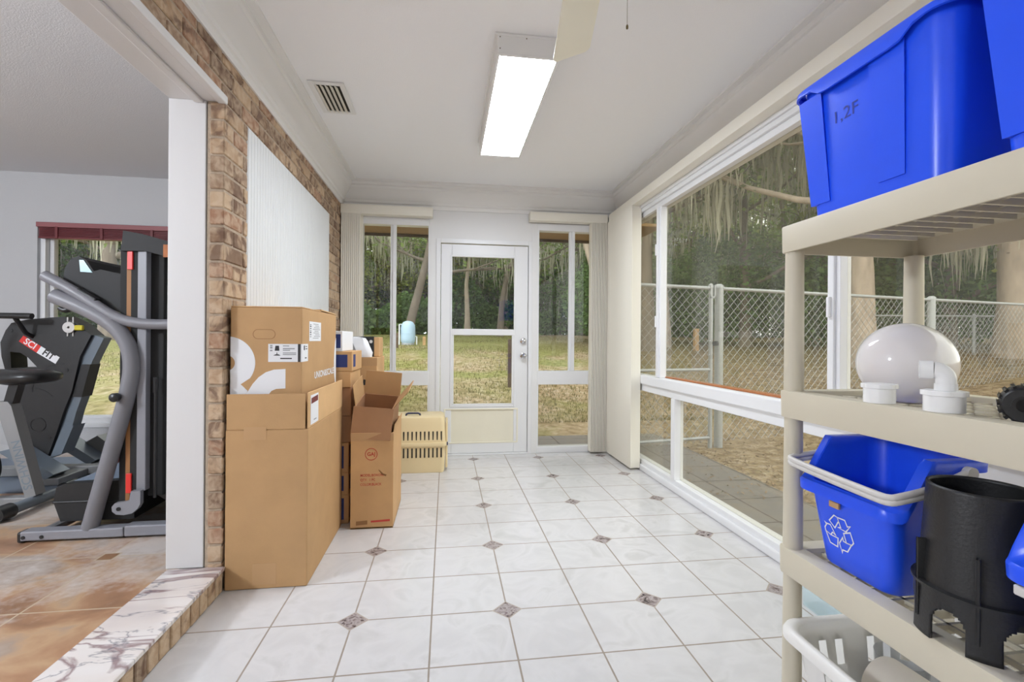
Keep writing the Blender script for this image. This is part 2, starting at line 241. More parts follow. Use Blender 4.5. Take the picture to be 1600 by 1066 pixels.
# ------------------------------------------------------------------ mesh helpers
LOC = {}
class MB:
    def __init__(s): s.bm = bmesh.new()
    def box(s, x0, x1, y0, y1, z0, z1, bev=0.0, seg=2, M=None):
        r = bmesh.ops.create_cube(s.bm, size=1.0); vs = r['verts']
        for v in vs: v.co = Vector(((x0+x1)/2+v.co.x*(x1-x0), (y0+y1)/2+v.co.y*(y1-y0), (z0+z1)/2+v.co.z*(z1-z0)))
        es = list({e for v in vs for e in v.link_edges})
        if M is not None:
            for v in vs: v.co = M @ v.co
        if bev: bmesh.ops.bevel(s.bm, geom=es, offset=bev, segments=seg, profile=0.5, affect='EDGES', clamp_overlap=True)
        return s
    def face(s, pts):
        return s.bm.faces.new([s.bm.verts.new(Vector(p)) for p in pts])
    def raw(s, verts, faces):
        vv = [s.bm.verts.new(Vector(v)) for v in verts]
        for f in faces:
            try: s.bm.faces.new([vv[i] for i in f])
            except ValueError: pass
        return s
    def prism(s, pts, ax, a, b, hole=None):
        """extrude a 2D outline along axis ax from a to b; pts are the other two axes in xyz order"""
        def P(p, t):
            q = list(p); q.insert('xyz'.index(ax), t); return Vector(q)
        if hole is None:
            A = [s.bm.verts.new(P(p, a)) for p in pts]; B = [s.bm.verts.new(P(p, b)) for p in pts]
            tri = tessellate_polygon([[Vector((p[0], p[1], 0)) for p in pts]])
            for t in tri:
                try: s.bm.faces.new([A[i] for i in t]); s.bm.faces.new([B[i] for i in reversed(t)])
                except ValueError: pass
            n = len(pts)
            for i in range(n): s.bm.faces.new([A[i], A[(i+1) % n], B[(i+1) % n], B[i]])
        else:
            allp = list(pts)+list(hole); A = [s.bm.verts.new(P(p, a)) for p in allp]; B = [s.bm.verts.new(P(p, b)) for p in allp]
            tri = tessellate_polygon([[Vector((p[0], p[1], 0)) for p in pts], [Vector((p[0], p[1], 0)) for p in hole]])
            for t in tri:
                try: s.bm.faces.new([A[i] for i in t]); s.bm.faces.new([B[i] for i in reversed(t)])
                except ValueError: pass
            for lo, n in ((0, len(pts)), (len(pts), len(hole))):
                for i in range(n): s.bm.faces.new([A[lo+i], A[lo+(i+1) % n], B[lo+(i+1) % n], B[lo+i]])
        return s
    def tube(s, pts, r, n=10, caps=True, smooth=0):
        pts = [Vector(p) for p in pts]; rs = list(r) if isinstance(r, (list, tuple)) else [r]*len(pts)
        if smooth:
            P2, R2 = [], []
            m = len(pts)
            for i in range(m-1):
                p0, p1, p2, p3 = pts[max(i-1, 0)], pts[i], pts[i+1], pts[min(i+2, m-1)]
                for k in range(smooth):
                    t = k/smooth
                    P2.append(0.5*((2*p1)+(p2-p0)*t+(2*p0-5*p1+4*p2-p3)*t*t+(3*p1-p0-3*p2+p3)*t**3)); R2.append(rs[i]*(1-t)+rs[i+1]*t)
            P2.append(pts[-1]); R2.append(rs[-1]); pts, rs = P2, R2
        T = [(pts[min(i+1, len(pts)-1)]-pts[max(i-1, 0)]).normalized() for i in range(len(pts))]
        up = Vector((0, 0, 1)) if abs(T[0].z) < 0.9 else Vector((1, 0, 0))
        u = T[0].cross(up).normalized(); rings = []
        for p, t, rr in zip(pts, T, rs):
            u = (u - t*u.dot(t)).normalized(); v = t.cross(u)
            rings.append([s.bm.verts.new(p+(u*math.cos(2*PI*k/n)+v*math.sin(2*PI*k/n))*rr) for k in range(n)])
        s.loft_v(rings, True)
        if caps:
            s.bm.faces.new(list(reversed(rings[0]))); s.bm.faces.new(rings[-1])
        return s
    def cyl(s, p0, p1, r0, r1=None, n=20, caps=True): return s.tube([p0, p1], [r0, r0 if r1 is None else r1], n, caps)
    def loft_v(s, rings, closed=True):
        n = len(rings[0])
        for a, b in zip(rings[:-1], rings[1:]):
            for k in range(n if closed else n-1): s.bm.faces.new([a[k], a[(k+1) % n], b[(k+1) % n], b[k]])
    def loft(s, rings, closed=True, cap0=False, cap1=False):
        R = [[s.bm.verts.new(Vector(p)) for p in r] for r in rings]; s.loft_v(R, closed)
        if cap0: s.bm.faces.new(list(reversed(R[0])))
        if cap1: s.bm.faces.new(R[-1])
        return s
    def lathe(s, prof, c, n=32, axis='z', M=None):
        rings = []
        for r, h in prof:
            ring = []
            for k in range(n):
                a = 2*PI*k/n; p = Vector((r*math.cos(a), r*math.sin(a), h))
                if M is not None: p = M @ p
                elif axis == 'x': p = Vector((p.z, p.x, p.y))
                elif axis == 'y': p = Vector((p.x, p.z, p.y))
                ring.append(Vector(c)+p)
            rings.append(ring)
        s.loft(rings, True, prof[0][0] > 1e-6, prof[-1][0] > 1e-6); return s
    def build(s, name, m, parent=None, smooth=None, loc=None, mods=None):
        bmesh.ops.remove_doubles(s.bm, verts=s.bm.verts, dist=1e-6) if mods == 'weld' else None
        bmesh.ops.recalc_face_normals(s.bm, faces=s.bm.faces)
        off = Vector(loc) if loc is not None else (LOC[parent.name] if parent is not None else Vector((0, 0, 0)))
        me = bpy.data.meshes.new(name); s.bm.to_mesh(me); s.bm.free()
        if off.length: me.transform(Matrix.Translation(-off))
        me.materials.append(m); o = bpy.data.objects.new(name, me); COL.objects.link(o)
        if smooth is not None:
            for p in me.polygons: p.use_smooth = True
            if smooth < 180: me.set_sharp_from_angle(angle=math.radians(smooth))
        if parent is not None: o.parent = parent
        elif loc is not None: o.location = off
        LOC[o.name] = off.copy(); return o
def tag(o, label=None, cat=None, group=None, kind=None):
    if label: o['label'] = label
    if cat: o['category'] = cat
    if group: o['group'] = group
    if kind: o['kind'] = kind
    return o
def thing(name, loc, label, cat, group=None, local=False, rot=None):
    o = bpy.data.objects.new(name, None); o.empty_display_size = 0.05; COL.objects.link(o); o.location = loc
    if rot: o.rotation_euler = rot
    LOC[o.name] = Vector((0, 0, 0)) if local else Vector(loc); return tag(o, label, cat, group)
def struct(o): o['kind'] = 'structure'; return o
def kids(o): return [c for c in bpy.data.objects if c.parent is o]
def dup(o, parent=None, **kw):
    c = o.copy(); COL.objects.link(c)
    if parent is not None: c.parent = parent
    LOC[c.name] = LOC.get(o.name, Vector((0, 0, 0)))
    for k, v in kw.items():
        if k in ('label', 'group', 'category'): c[k] = v
        else: setattr(c, k, v)
    for ch in kids(o): dup(ch, c)
    return c
def text(s, name, m, parent, org, xd, yd, size, bold=0.0, align='CENTER', shear=0.0, sx=1.0, depth=0.0004):
    cu = bpy.data.curves.new(name, 'FONT'); cu.body = s; cu.size = 1.0; cu.align_x = align; cu.align_y = 'CENTER'; cu.offset = bold; cu.shear = shear; cu.resolution_u = 3; cu.extrude = 0.0
    ob = bpy.data.objects.new(name+'_curve', cu); COL.objects.link(ob); bpy.context.view_layer.update()
    ev = ob.evaluated_get(bpy.context.evaluated_depsgraph_get()); me = bpy.data.meshes.new_from_object(ev); bpy.data.objects.remove(ob); bpy.data.curves.remove(cu)
    xd = Vector(xd).normalized(); yd = Vector(yd).normalized(); zd = xd.cross(yd); off = LOC[parent.name]
    o3 = Vector(org)-off
    me.transform(Matrix(((xd.x*size*sx, yd.x*size, zd.x, o3.x), (xd.y*size*sx, yd.y*size, zd.y, o3.y), (xd.z*size*sx, yd.z*size, zd.z, o3.z), (0, 0, 0, 1))))
    me.materials.clear(); me.materials.append(m); o = bpy.data.objects.new(name, me); COL.objects.link(o); o.parent = parent; LOC[o.name] = off.copy(); return o
def rrect(cx, cy, hx, hy, r, z, n=5):
    out = []
    for sx, sy, a0 in ((1, 1, 0), (-1, 1, PI/2), (-1, -1, PI), (1, -1, 1.5*PI)):
        for k in range(n+1):
            a = a0+k/n*PI/2; out.append(Vector((cx+sx*(hx-r)+r*math.cos(a), cy+sy*(hy-r)+r*math.sin(a), z)))
    return out
def bx(name, m, parent, x0, x1, y0, y1, z0, z1, bev=0.0, **k): return MB().box(x0, x1, y0, y1, z0, z1, bev).build(name, m, parent, **k)
# ================================================================== SETTING
XL, XR, YF, YB, ZC, ZG = -0.925, 1.75, 2.65, -3.3, 2.59, 0.113
struct(bx('floor', MT['floor'], None, XL-0.02, XR+0.1, YB, YF+0.06, -0.08, 0.0))
struct(bx('ceiling', MT['ceil'], None, XL-0.3, XR+0.12, YB-0.1, YF+0.12, ZC, ZC+0.08))
struct(bx('wall_back', MT['white'], None, XL-0.1, XR+0.1, YB-0.1, YB, 0, ZC))
# --- left brick wall: mortar body and one relief of bricks, white beaded panel let into it
OY = 0.295                      # far end of the wide opening
wl = MB()
for y0, y1, z0, z1 in ((OY+0.004, YF+0.05, 0.0, ZC), (-2.7, OY+0.004, 2.195, ZC), (YB, -2.7, 0, ZC)):
    wl.box(-0.998, -0.931, y0, y1, z0, z1)
wall_left = struct(wl.build('wall_left', MT['mortar']))
bk = MB(); rb = random.Random(3); PIT, BL, MO = 0.0785, 0.205, 0.011
PY0, PY1, PZ1 = 0.535, 2.165, 2.172       # panel opening
def brick(y0, y1, z0, z1):
    if y1-y0 < 0.025 or z1-z0 < 0.02: return
    d = rb.uniform(-0.003, 0.003); j = lambda: rb.uniform(-0.0015, 0.0015)
    bk.box(-0.985, XL+d, y0+j(), y1+j(), z0+j(), z1+j(), 0.004, 1)
for k in range(34):
    z0 = 2.172+0.003-PIT*27+k*PIT; z1 = z0+PIT-MO
    if z0 > 2.42 or z1 < 0: continue
    z0 = max(z0, 0.001)
    off = (k % 2)*BL/2
    spans = []
    if z0 < PZ1-0.02: spans = [(OY-0.004, PY0), (PY1, YF)]
    else: spans = [(-2.7, YF)]
    for a, b in spans:
        y = -2.7 + off - BL if z0 >= PZ1-0.02 else a - (BL/2 if k % 2 else 0)
        while y < b:
            brick(max(y, a), min(y+BL-MO, b), z0, z1); y += BL
struct(bk.build('brick_facing', MT['brick'], wall_left))
bp_ = MB(); bp_.box(-0.96, -0.9275, PY0, PY1, 0.0, PZ1-0.004)
y = PY0+0.005
while y < PY1-0.02:
    bp_.box(-0.93, -0.9235, y, y+0.033, 0.0, PZ1-0.006, 0.002, 1); y += 0.0375
struct(bp_.build('beaded_panel', mat('panel_paint', (224, 225, 225), 0.5), wall_left))
# inner leaf of the wall towards the gym, jamb and head lining of the opening
wi = MB(); wi.box(-1.145, -1.0, OY+0.02, YF+0.05, 0, 2.62); wi.box(-1.145, -1.0, -2.7, OY+0.02, 2.195, 2.62); wi.box(-1.145, -1.0, -4.0, -2.7, 0, 2.62)
struct(wi.build('wall_gym_side', MT['gymwall']))
tj = MB(); tj.box(-1.155, -1.003, OY, OY+0.02, ZG, 2.17, 0.003); tj.box(-1.155, -0.94, -2.7, OY+0.02, 2.17, 2.195, 0.003)
tj.box(-1.05, -1.012, -2.7, OY-0.001, 2.156, 2.171, 0.005); tj.box(-0.955, -0.918, -2.7, OY+0.012, 2.160, 2.197, 0.006)
struct(tj.build('trim_1', mat('casing_paint', (218, 216, 215), 0.45)))
# step: marble slab on a course of bricks standing on edge
sl = MB(); sl.box(-1.148, -0.912, -2.75, OY+0.0, 0.096, ZG, 0.003); struct(sl.build('trim_2', MT['marble']))
sb = MB(); rs_ = random.Random(5); y = OY-0.004
sb2 = MB(); sb2.box(-1.1, -0.928, -2.75, OY, 0.0, 0.0955); riser = struct(sb2.build('trim_3', MT['mortar']))
while y > -2.7:
    sb.box(-0.99, -0.9215+rs_.uniform(-0.002, 0.002), y-0.056, y, 0.004, 0.0945, 0.003, 1); y -= 0.066
struct(sb.build('brick_riser', MT['brick'], riser))
# --- crown moulding
prof = [(0, 2.372), (0.012, 2.372), (0.014, 2.405), (0.026, 2.412), (0.030, 2.432), (0.040, 2.440), (0.052, 2.470), (0.078, 2.512), (0.092, 2.526), (0.096, 2.546), (0.108, 2.552), (0.112, 2.575), (0.150, 2.580), (0.152, ZC+0.01), (0, ZC+0.01)]
cl = MB(); cl.prism([(XL-0.003+p, z) for p, z in prof], 'y', YB, YF); struct(cl.build('trim_4', MT['trimw'], smooth=35))
cr = MB(); cr.prism([(XR+0.02-p*0.85, z) for p, z in prof], 'y', YB, YF); struct(cr.build('trim_5', MT['trimw'], smooth=35))
cf = MB(); cf.prism([(YF+0.002-p*1.15, z) for p, z in prof], 'x', XL, XR); struct(cf.build('trim_6', MT['trimw'], smooth=35))
# --- far wall
wf = MB()
wf.box(XL-0.05, XR+0.1, YF, YF+0.10, 2.285, ZC)         # header
wf.box(XL-0.05, -0.75, YF, YF+0.10, 0, 2.285)           # left of the first window
wf.box(-0.115, -0.052, YF-0.012, YF+0.10, 0, 2.285); wf.box(0.886, 0.945, YF-0.012, YF+0.10, 0, 2.285)
wf.box(-0.052, 0.886, YF-0.008, YF+0.10, 2.10, 2.285)   # panel over the door
wf.box(1.66, XR+0.1, YF, YF+0.10, 0, 2.285)
struct(wf.build('wall_far', MT['white']))
def rect_frame(mb, x0, x1, z0, z1, w_, y0, y1, bev=0.003):
    mb.box(x0, x0+w_, y0, y1, z0, z1, bev, 1); mb.box(x1-w_, x1, y0, y1, z0, z1, bev, 1)
    mb.box(x0+w_, x1-w_, y0, y1, z1-w_, z1, bev, 1); mb.box(x0+w_, x1-w_, y0, y1, z0, z0+w_, bev, 1)
def far_window(n, x0, x1, mull, lowx1):
    """upper slider of two panes over one fixed low pane"""
    root = struct(bpy.data.objects.new(n, None)); COL.objects.link(root); root.location = (x0, YF, 0); LOC[root.name] = Vector((x0, YF, 0))
    f = MB(); f.box(x0, x1, YF-0.014, YF+0.08, 0.682, 0.817, 0.004); f.box(x0, x1, YF-0.006, YF+0.02, 0.735, 0.765, 0.003)
    f.box(x0, x1, YF-0.010, YF+0.08, 2.215, 2.285, 0.003); f.box(x0, x1, YF-0.012, YF+0.08, 0.0, 0.062, 0.004)
    f.box(x0, x0+0.014, YF-0.008, YF+0.08, 0.062, 2.215); f.box(x1-0.012, x1, YF-0.008, YF+0.08, 0.062, 2.215)
    f.build('window_frame', MT['alu'], root)
    m = MB(); m.box(mull-0.028, mull-0.004, YF+0.005, YF+0.045, 0.817, 2.215, 0.003); m.box(mull-0.006, mull+0.028, YF-0.006, YF+0.03, 0.817, 2.215, 0.003); m.build('mullion', MT['alu'], root)
    for zz in (1.72, 1.12): bx('latch', MT['alu'], root, mull-0.004, mull+0.010, YF-0.018, YF-0.005, zz-0.045, zz+0.045, 0.003)
    bx('window_pane', MT['glass'], root, x0+0.014, mull-0.028, YF+0.028, YF+0.031, 0.817, 2.215)
    bx('window_pane', MT['glass'], root, mull+0.028, x1-0.012, YF+0.012, YF+0.015, 0.817, 2.215)
    bx('window_pane', MT['screen'], root, x0+0.014, x1-0.012, YF+0.030, YF+0.033, 0.062, 0.682)
    return root
far_window('window_1', -0.75, -0.115, -0.455, 0)
far_window('window_2', 0.945, 1.66, 1.297, 0)
# --- back door
door = struct(bpy.data.objects.new('door_1', None)); COL.objects.link(door); door.location = (0, YF, 0); LOC[door.name] = Vector((0, YF, 0))
d = MB()
d.box(-0.052, -0.008, YF-0.020, YF+0.09, 0.0, 2.10, 0.004); d.box(0.852, 0.888, YF-0.020, YF+0.09, 0.0, 2.10, 0.004); d.box(-0.008, 0.852, YF-0.020, YF+0.09, 2.058, 2.10, 0.002)
d.box(-0.008, 0.852, YF-0.03, YF+0.09, 0.0, 0.014, 0.003); d.build('door_frame', MT['alu'], door)
d = MB()
d.box(-0.004, 0.100, YF-0.004, YF+0.035, 0.016, 2.05, 0.004); d.box(0.712, 0.848, YF-0.004, YF+0.035, 0.016, 2.05, 0.004)
d.box(0.100, 0.712, YF-0.004, YF+0.035, 1.932, 2.05, 0.003); d.box(0.100, 0.712, YF-0.004, YF+0.035, 0.44, 0.485, 0.003); d.box(0.10, 0.712, YF-0.004, YF+0.035, 0.016, 0.125, 0.003)
rect_frame(d, 0.085, 0.727, 0.465, 1.947, 0.018, YF-0.010, YF+0.005); d.box(0.10, 0.712, YF-0.012, YF+0.03, 1.168, 1.228, 0.004)
d.box(0.102, 0.710, YF-0.006, YF+0.02, 0.483, 0.497, 0.002); d.box(0.104, 0.122, YF-0.006, YF+0.02, 0.49, 1.17, 0.002); d.box(0.692, 0.710, YF-0.006, YF+0.02, 0.49, 1.17, 0.002)
d.build('door_leaf', MT['alu'], door)
bx('kick_panel', MT['doorpanel'], door, 0.100, 0.712, YF+0.004, YF+0.03, 0.125, 0.44)
mb = MB(); rect_frame(mb, 0.03, 0.755, 0.112, 0.452, 0.014, YF-0.008, YF, 0.002); mb.build('panel_moulding', MT['doorpanel'], door)
bx('window_pane', MT['glass'], door, 0.10, 0.712, YF+0.012, YF+0.015, 1.228, 1.932); bx('window_pane', MT['glass'], door, 0.10, 0.712, YF+0.018, YF+0.021, 0.485, 1.168)
for zz, nm in ((1.114, 'deadbolt'), (0.968, 'door_knob')):
    k = MB(); k.lathe([(0.030, 0.0), (0.030, 0.006), (0.024, 0.010), (0.013, 0.014), (0.013, 0.030 if nm == 'door_knob' else 0.016), (0.026, 0.040 if nm == 'door_knob' else 0.020), (0.027, 0.052 if nm == 'door_knob' else 0.024), (0.018, 0.062 if nm == 'door_knob' else 0.030), (0.0, 0.064 if nm == 'door_knob' else 0.031)], (0.803, YF-0.004, zz), 24, M=Matrix.Rotation(PI/2, 3, 'X'))
    k.build(nm, MT['chrome'], door, smooth=40)
# --- right wall of windows
wr = MB(); wr.box(XR-0.005, XR+0.1, YB, YF+0.1, 2.295, ZC); wr.box(XR+0.002, XR+0.1, YB, YF+0.1, -0.02, 0.055); struct(wr.build('wall_right', MT['white']))
root = struct(bpy.data.objects.new('window_3', None)); COL.objects.link(root); root.location = (XR, 0, 0); LOC[root.name] = Vector((XR, 0, 0))
f = MB()
f.box(XR-0.004, XR+0.09, YB, YF, 0.69, 0.828, 0.004); f.box(XR-0.022, XR+0.03, YB, YF, 0.752, 0.826, 0.006)       # middle rail with a stepped sill
f.box(XR-0.002, XR+0.09, YB, YF, 2.205, 2.30, 0.003); f.box(XR-0.022, XR+0.03, YB, YF, 2.245, 2.30, 0.004); f.box(XR-0.036, XR, YB, YF, 2.275, 2.30, 0.003)
f.box(XR-0.004, XR+0.09, YB, YF, 0.0, 0.085, 0.004); f.box(XR-0.024, XR+0.02, YB, YF, 0.0, 0.052, 0.010)
f.box(XR, XR+0.09, YF-0.06, YF, 0.08, 2.2)
f.build('window_frame', MT['alu'], root)
lows = [1.385, -0.62, -2.5]; ups = [1.64, -0.09, -1.85]
for yy in lows: bx('mullion', MT['alu'], root, XR-0.012, XR+0.06, yy-0.03, yy+0.03, 0.085, 0.69, 0.004)
for yy in ups:
    m = MB(); m.box(XR-0.004, XR+0.05, yy-0.025, yy-0.002, 0.828, 2.205, 0.003); m.box(XR-0.018, XR+0.03, yy-0.004, yy+0.03, 0.828, 2.205, 0.004); m.build('mullion', MT['alu'], root)
    for zz in (1.86, 1.28): bx('latch', MT['alu'], root, XR-0.032, XR-0.017, yy+0.006, yy+0.022, zz-0.045, zz+0.045, 0.003)
e = [YF-0.06]+lows+[YB]
for a, b in zip(e[1:], e[:-1]): bx('window_pane', MT['tint'], root, XR+0.035, XR+0.039, a, b, 0.085, 0.69)
e = [YF-0.06]+ups+[YB]
for i, (a, b) in enumerate(zip(e[1:], e[:-1])): bx('window_pane', MT['tint'], root, XR+0.03+0.012*(i % 2), XR+0.034+0.012*(i % 2), a, b, 0.828, 2.205)
bx('outer_sill', MT['copper'], root, XR+0.04, XR+0.10, -0.1, 1.63, 0.829, 0.838)
# --- gym room beyond the opening
GX0, GY1, GZ = -5.2, 2.65, 2.545
struct(bx('floor', MT['gymfloor'], None, GX0, -1.1, -4.0, GY1+0.05, 0.03, ZG-0.0005))
struct(bx('ceiling', MT['gymceil'], None, GX0-0.1, -1.0, -4.1, GY1+0.12, GZ, GZ+0.08))
WX0, WX1, WZ0, WZ1 = -3.46, -1.85, 0.36, 2.115
gw = MB(); gw.box(GX0, WX0, GY1, GY1+0.13, 0, GZ); gw.box(WX1, -0.95, GY1, GY1+0.13, 0, GZ); gw.box(WX0, WX1, GY1, GY1+0.13, WZ1, GZ); gw.box(WX0, WX1, GY1, GY1+0.13, 0, WZ0)
struct(gw.build('wall_gym_far', MT['gymwall']))
struct(bx('wall_gym_left', MT['gymwall'], None, GX0-0.1, GX0, -4.0, GY1+0.1, 0, GZ)); struct(bx('wall_gym_back', MT['gymwall'], None, GX0-0.1, -1.0, -4.1, -4.0, 0, GZ))
root = struct(bpy.data.objects.new('window_4', None)); COL.objects.link(root); root.location = (WX0, GY1, WZ0); LOC[root.name] = Vector((WX0, GY1, WZ0))
f = MB(); rect_frame(f, WX0, WX1, WZ0, WZ1, 0.05, GY1+0.03, GY1+0.12); rect_frame(f, WX0+0.05, WX1-0.05, WZ0+0.03, WZ1-0.05, 0.035, GY1+0.06, GY1+0.11)
f.box(WX0+0.03, WX0+0.055, GY1+0.01, GY1+0.05, WZ0, WZ1); f.build('window_frame', MT['alu'], root)
bx('window_sill', MT['alu'], root, WX0-0.02, WX1+0.02, GY1-0.015, GY1+0.06, WZ0-0.03, WZ0+0.004, 0.004)
bx('window_pane', MT['glass'], root, WX0+0.08, WX1-0.08, GY1+0.085, GY1+0.088, WZ0+0.06, WZ1-0.08)
bb = MB(); bb.box(WX0-1.7, WX0+2.3, GY1-0.012, GY1, ZG, ZG+0.085, 0.004); struct(bb.build('baseboard_gym', MT['gymwall']))
# roof overhang outside
so = MB(); so.box(-6, 2.3, YF+0.10, 3.55, 2.33, 2.36)
for k in range(22): so.box(-6, 2.3, YF+0.11+k*0.02, YF+0.12+k*0.02, 2.324, 2.332)
eave = struct(so.build('roof_overhang', MT['soffit'])); struct(bx('fascia', MT['fascia'], eave, -6, 2.3, 3.55, 3.58, 2.30, 2.50))
so = MB(); so.box(XR+0.1, XR+0.16, -4, YF+0.1, 2.33, 2.42); struct(so.build('roof_edge', MT['soffit']))
struct(bx('roof', MT['fascia'], None, -6, XR+0.16, -4.6, 3.6, 2.68, 2.74))
# ================================================================== BLINDS AND VALANCES
def vane(mb, c, along, width, z0, z1, curve=0.006, hook=0.0):
    """one gently curved vertical slat; along = direction of its width"""
    a = Vector(along).normalized(); n = Vector((-a.y, a.x, 0)); pts = []
    for t in (-0.5, -0.25, 0, 0.25, 0.5): pts.append(Vector(c)+a*(t*width)+n*(curve*(1-4*t*t)))
    if hook: pts = [pts[0]+n*hook-a*0.004, pts[0]+n*hook*0.5-a*0.004, pts[0]-a*0.002]+pts
    back = [p+(n*0.0022 if not (hook and i >= len(pts)-3) else n*0.0011+a*0.0016) for i, p in enumerate(reversed(pts))]; ring = pts+back
    mb.loft([[Vector((p.x, p.y, z0)) for p in ring], [Vector((p.x, p.y, z1)) for p in ring]], True, True, True)
def blind(label, loc, group, rail, spots, along, wd, z0, z1, hook):
    t = thing('vertical_blind', loc, label, 'blind', group)
    r = MB(); r.box(*rail, 0.003)
    r.build('valance', MT['cream'], t)
    for p in spots:
        m = MB(); vane(m, (p[0], p[1], 0), along, wd, z0, z1, 0.004, hook); m.build('vane', MT['vane'], t, smooth=50)
    return t
blind('cream vertical blind bunched beside the brick wall at the left window', (-0.5, YF, 2.3), 'vertical blinds', (XL+0.004, -0.085, 2.545, YF-0.013, 2.283, 2.368), [(-0.895+i*0.0175, 2.592) for i in range(10)], (0.12, 1, 0), 0.085, 0.02, 2.284, 0.0145)
blind('cream vertical blind bunched right of the window that is right of the door', (1.25, YF, 2.3), 'vertical blinds', (0.848, 1.632, 2.545, YF-0.013, 2.289, 2.372), [(1.475+i*0.0165, 2.592) for i in range(10)], (-0.1, 1, 0), 0.085, 0.02, 2.29, 0.0135)
blind('cream vertical blind stacked at the far end of the right hand windows', (1.69, 1.0, 2.3), 'vertical blinds', (1.640, XR-0.012, YB+0.05, 2.54, 2.300, 2.372), [(1.682, 1.945+i*0.0285) for i in range(22)], (1, 0.12, 0), 0.088, 0.02, 2.30, 0.0240)
# ================================================================== CEILING FIXTURES
def fixture(label, x0, x1, y0, y1, zc, h, glow, hm=MT['trimw'], group=None):
    t = thing('ceiling_light', ((x0+x1)/2, (y0+y1)/2, zc), label, 'ceiling light', group)
    m = MB(); m.box(x0, x1, y0, y1, zc-h, zc, 0.004); m.box(x0-0.012, x1+0.012, y0-0.004, y1+0.012, zc-0.012, zc, 0.003)
    m.build('housing', hm, t)
    rf = MB(); rect_frame2(rf, x0-0.002, x1+0.002, y0-0.002, y1+0.002, 0.014, zc-h-0.006, zc-h+0.004); rf.build('lens_frame', hm, t)
    bx('diffuser', glow, t, x0+0.012, x1-0.012, y0+0.014, y1-0.012, zc-h-0.004, zc-h+0.002)
    for px, pz in ((x0+0.012, zc-0.02), (x0+0.012, zc-0.075), (x0+0.14, zc-0.018)):
        sc_ = MB(); sc_.lathe([(0.003, 0), (0.003, 0.001), (0, 0.0014)], (px, y0, pz), 8, M=Matrix.Rotation(PI/2, 3, 'X')); sc_.build('screw', MT['brass'], t)
    return t
def rect_frame2(mb, x0, x1, y0, y1, w_, z0, z1):
    mb.box(x0, x0+w_, y0, y1, z0, z1, 0.002, 1); mb.box(x1-w_, x1, y0, y1, z0, z1, 0.002, 1); mb.box(x0+w_, x1-w_, y0, y0+w_, z0, z1, 0.002, 1); mb.box(x0+w_, x1-w_, y1-w_, y1, z0, z1, 0.002, 1)
fixture('long white fluorescent ceiling light shining in front of the fan blade', 0.283, 0.583, 0.285, 1.52, ZC, 0.10, MT['lampglow'])
pl_ = thing('fill_globe_light', (-3.4, -1.5, GZ), 'added white fill light globe in the exercise room, out of the picture', 'added fill light')  # unseen globe added only to raise the exercise room's brightness
m = MB(); m.lathe([(0, GZ-0.001), (0.06, GZ-0.001), (0.05, GZ-0.03), (0.008, GZ-0.035), (0.008, 2.27), (0.05, 2.265), (0.05, 2.24), (0, 2.24)], (-3.4, -1.5, 0), 24); m.build('stem', MT['chrome'], pl_, smooth=40)
m = MB(); m.lathe([(0, 1.95)]+[(0.15*math.cos(math.radians(a)), 2.10+0.15*math.sin(math.radians(a))) for a in range(-80, 81, 10)]+[(0, 2.25)], (-3.4, -1.5, 0), 24); m.build('globe', MT['gymfillglow'], pl_, smooth=180)
fl2 = thing('fill_uplighter', (-0.15, -2.65, 0), 'added white uplighter behind the camera position, filling the ceiling with light', 'floor lamp')  # unseen uplighter added to lift the ceiling's brightness
m = MB(); m.lathe([(0, 0.0005), (0.14, 0.0005), (0.14, 0.015), (0.02, 0.03), (0.012, 0.04), (0.012, 1.16), (0, 1.16)], (-0.15, -2.65, 0), 32); m.build('stand', MT['white'], fl2, smooth=40)
m = MB(); m.lathe([(0.0, 1.155), (0.05, 1.16), (0.12, 1.21), (0.15, 1.262), (0.147, 1.262), (0.117, 1.215), (0.048, 1.165), (0.0, 1.163)], (-0.15, -2.65, 0), 32); m.build('bowl_shade', MT['white'], fl2, smooth=50)
m = MB(); m.lathe([(0.0, 1.170), (0.022, 1.174), (0.036, 1.188), (0.030, 1.203), (0.0, 1.210)], (-0.15, -2.65, 0), 24); m.build('bulb', MT['upfillglow'], fl2, smooth=180)
v = thing('air_vent', (-0.64, 1.04, ZC), 'white louvred ceiling air vent near the brick wall', 'air vent')
m = MB(); rect_frame2(m, -0.742, -0.540, 0.852, 1.225, 0.030, ZC-0.010, ZC-0.001); m.build('vent_frame', MT['trimw'], v)
bx('duct_shade_sheet', MT['dark'], v, -0.715, -0.567, 0.88, 1.20, ZC-0.0035, ZC-0.001)  # flat dark sheet: shade behind the louvres put into colour, no real hole
for i in range(5):
    x = -0.700+i*0.027; m = MB(); m.box(-0.012, 0.012, 0.884, 1.196, -0.0012, 0.0012, M=Matrix.Translation((x, 0, ZC-0.011)) @ Matrix.Rotation(math.radians(34), 4, 'Y')); m.build('louvre', MT['cream'], v)
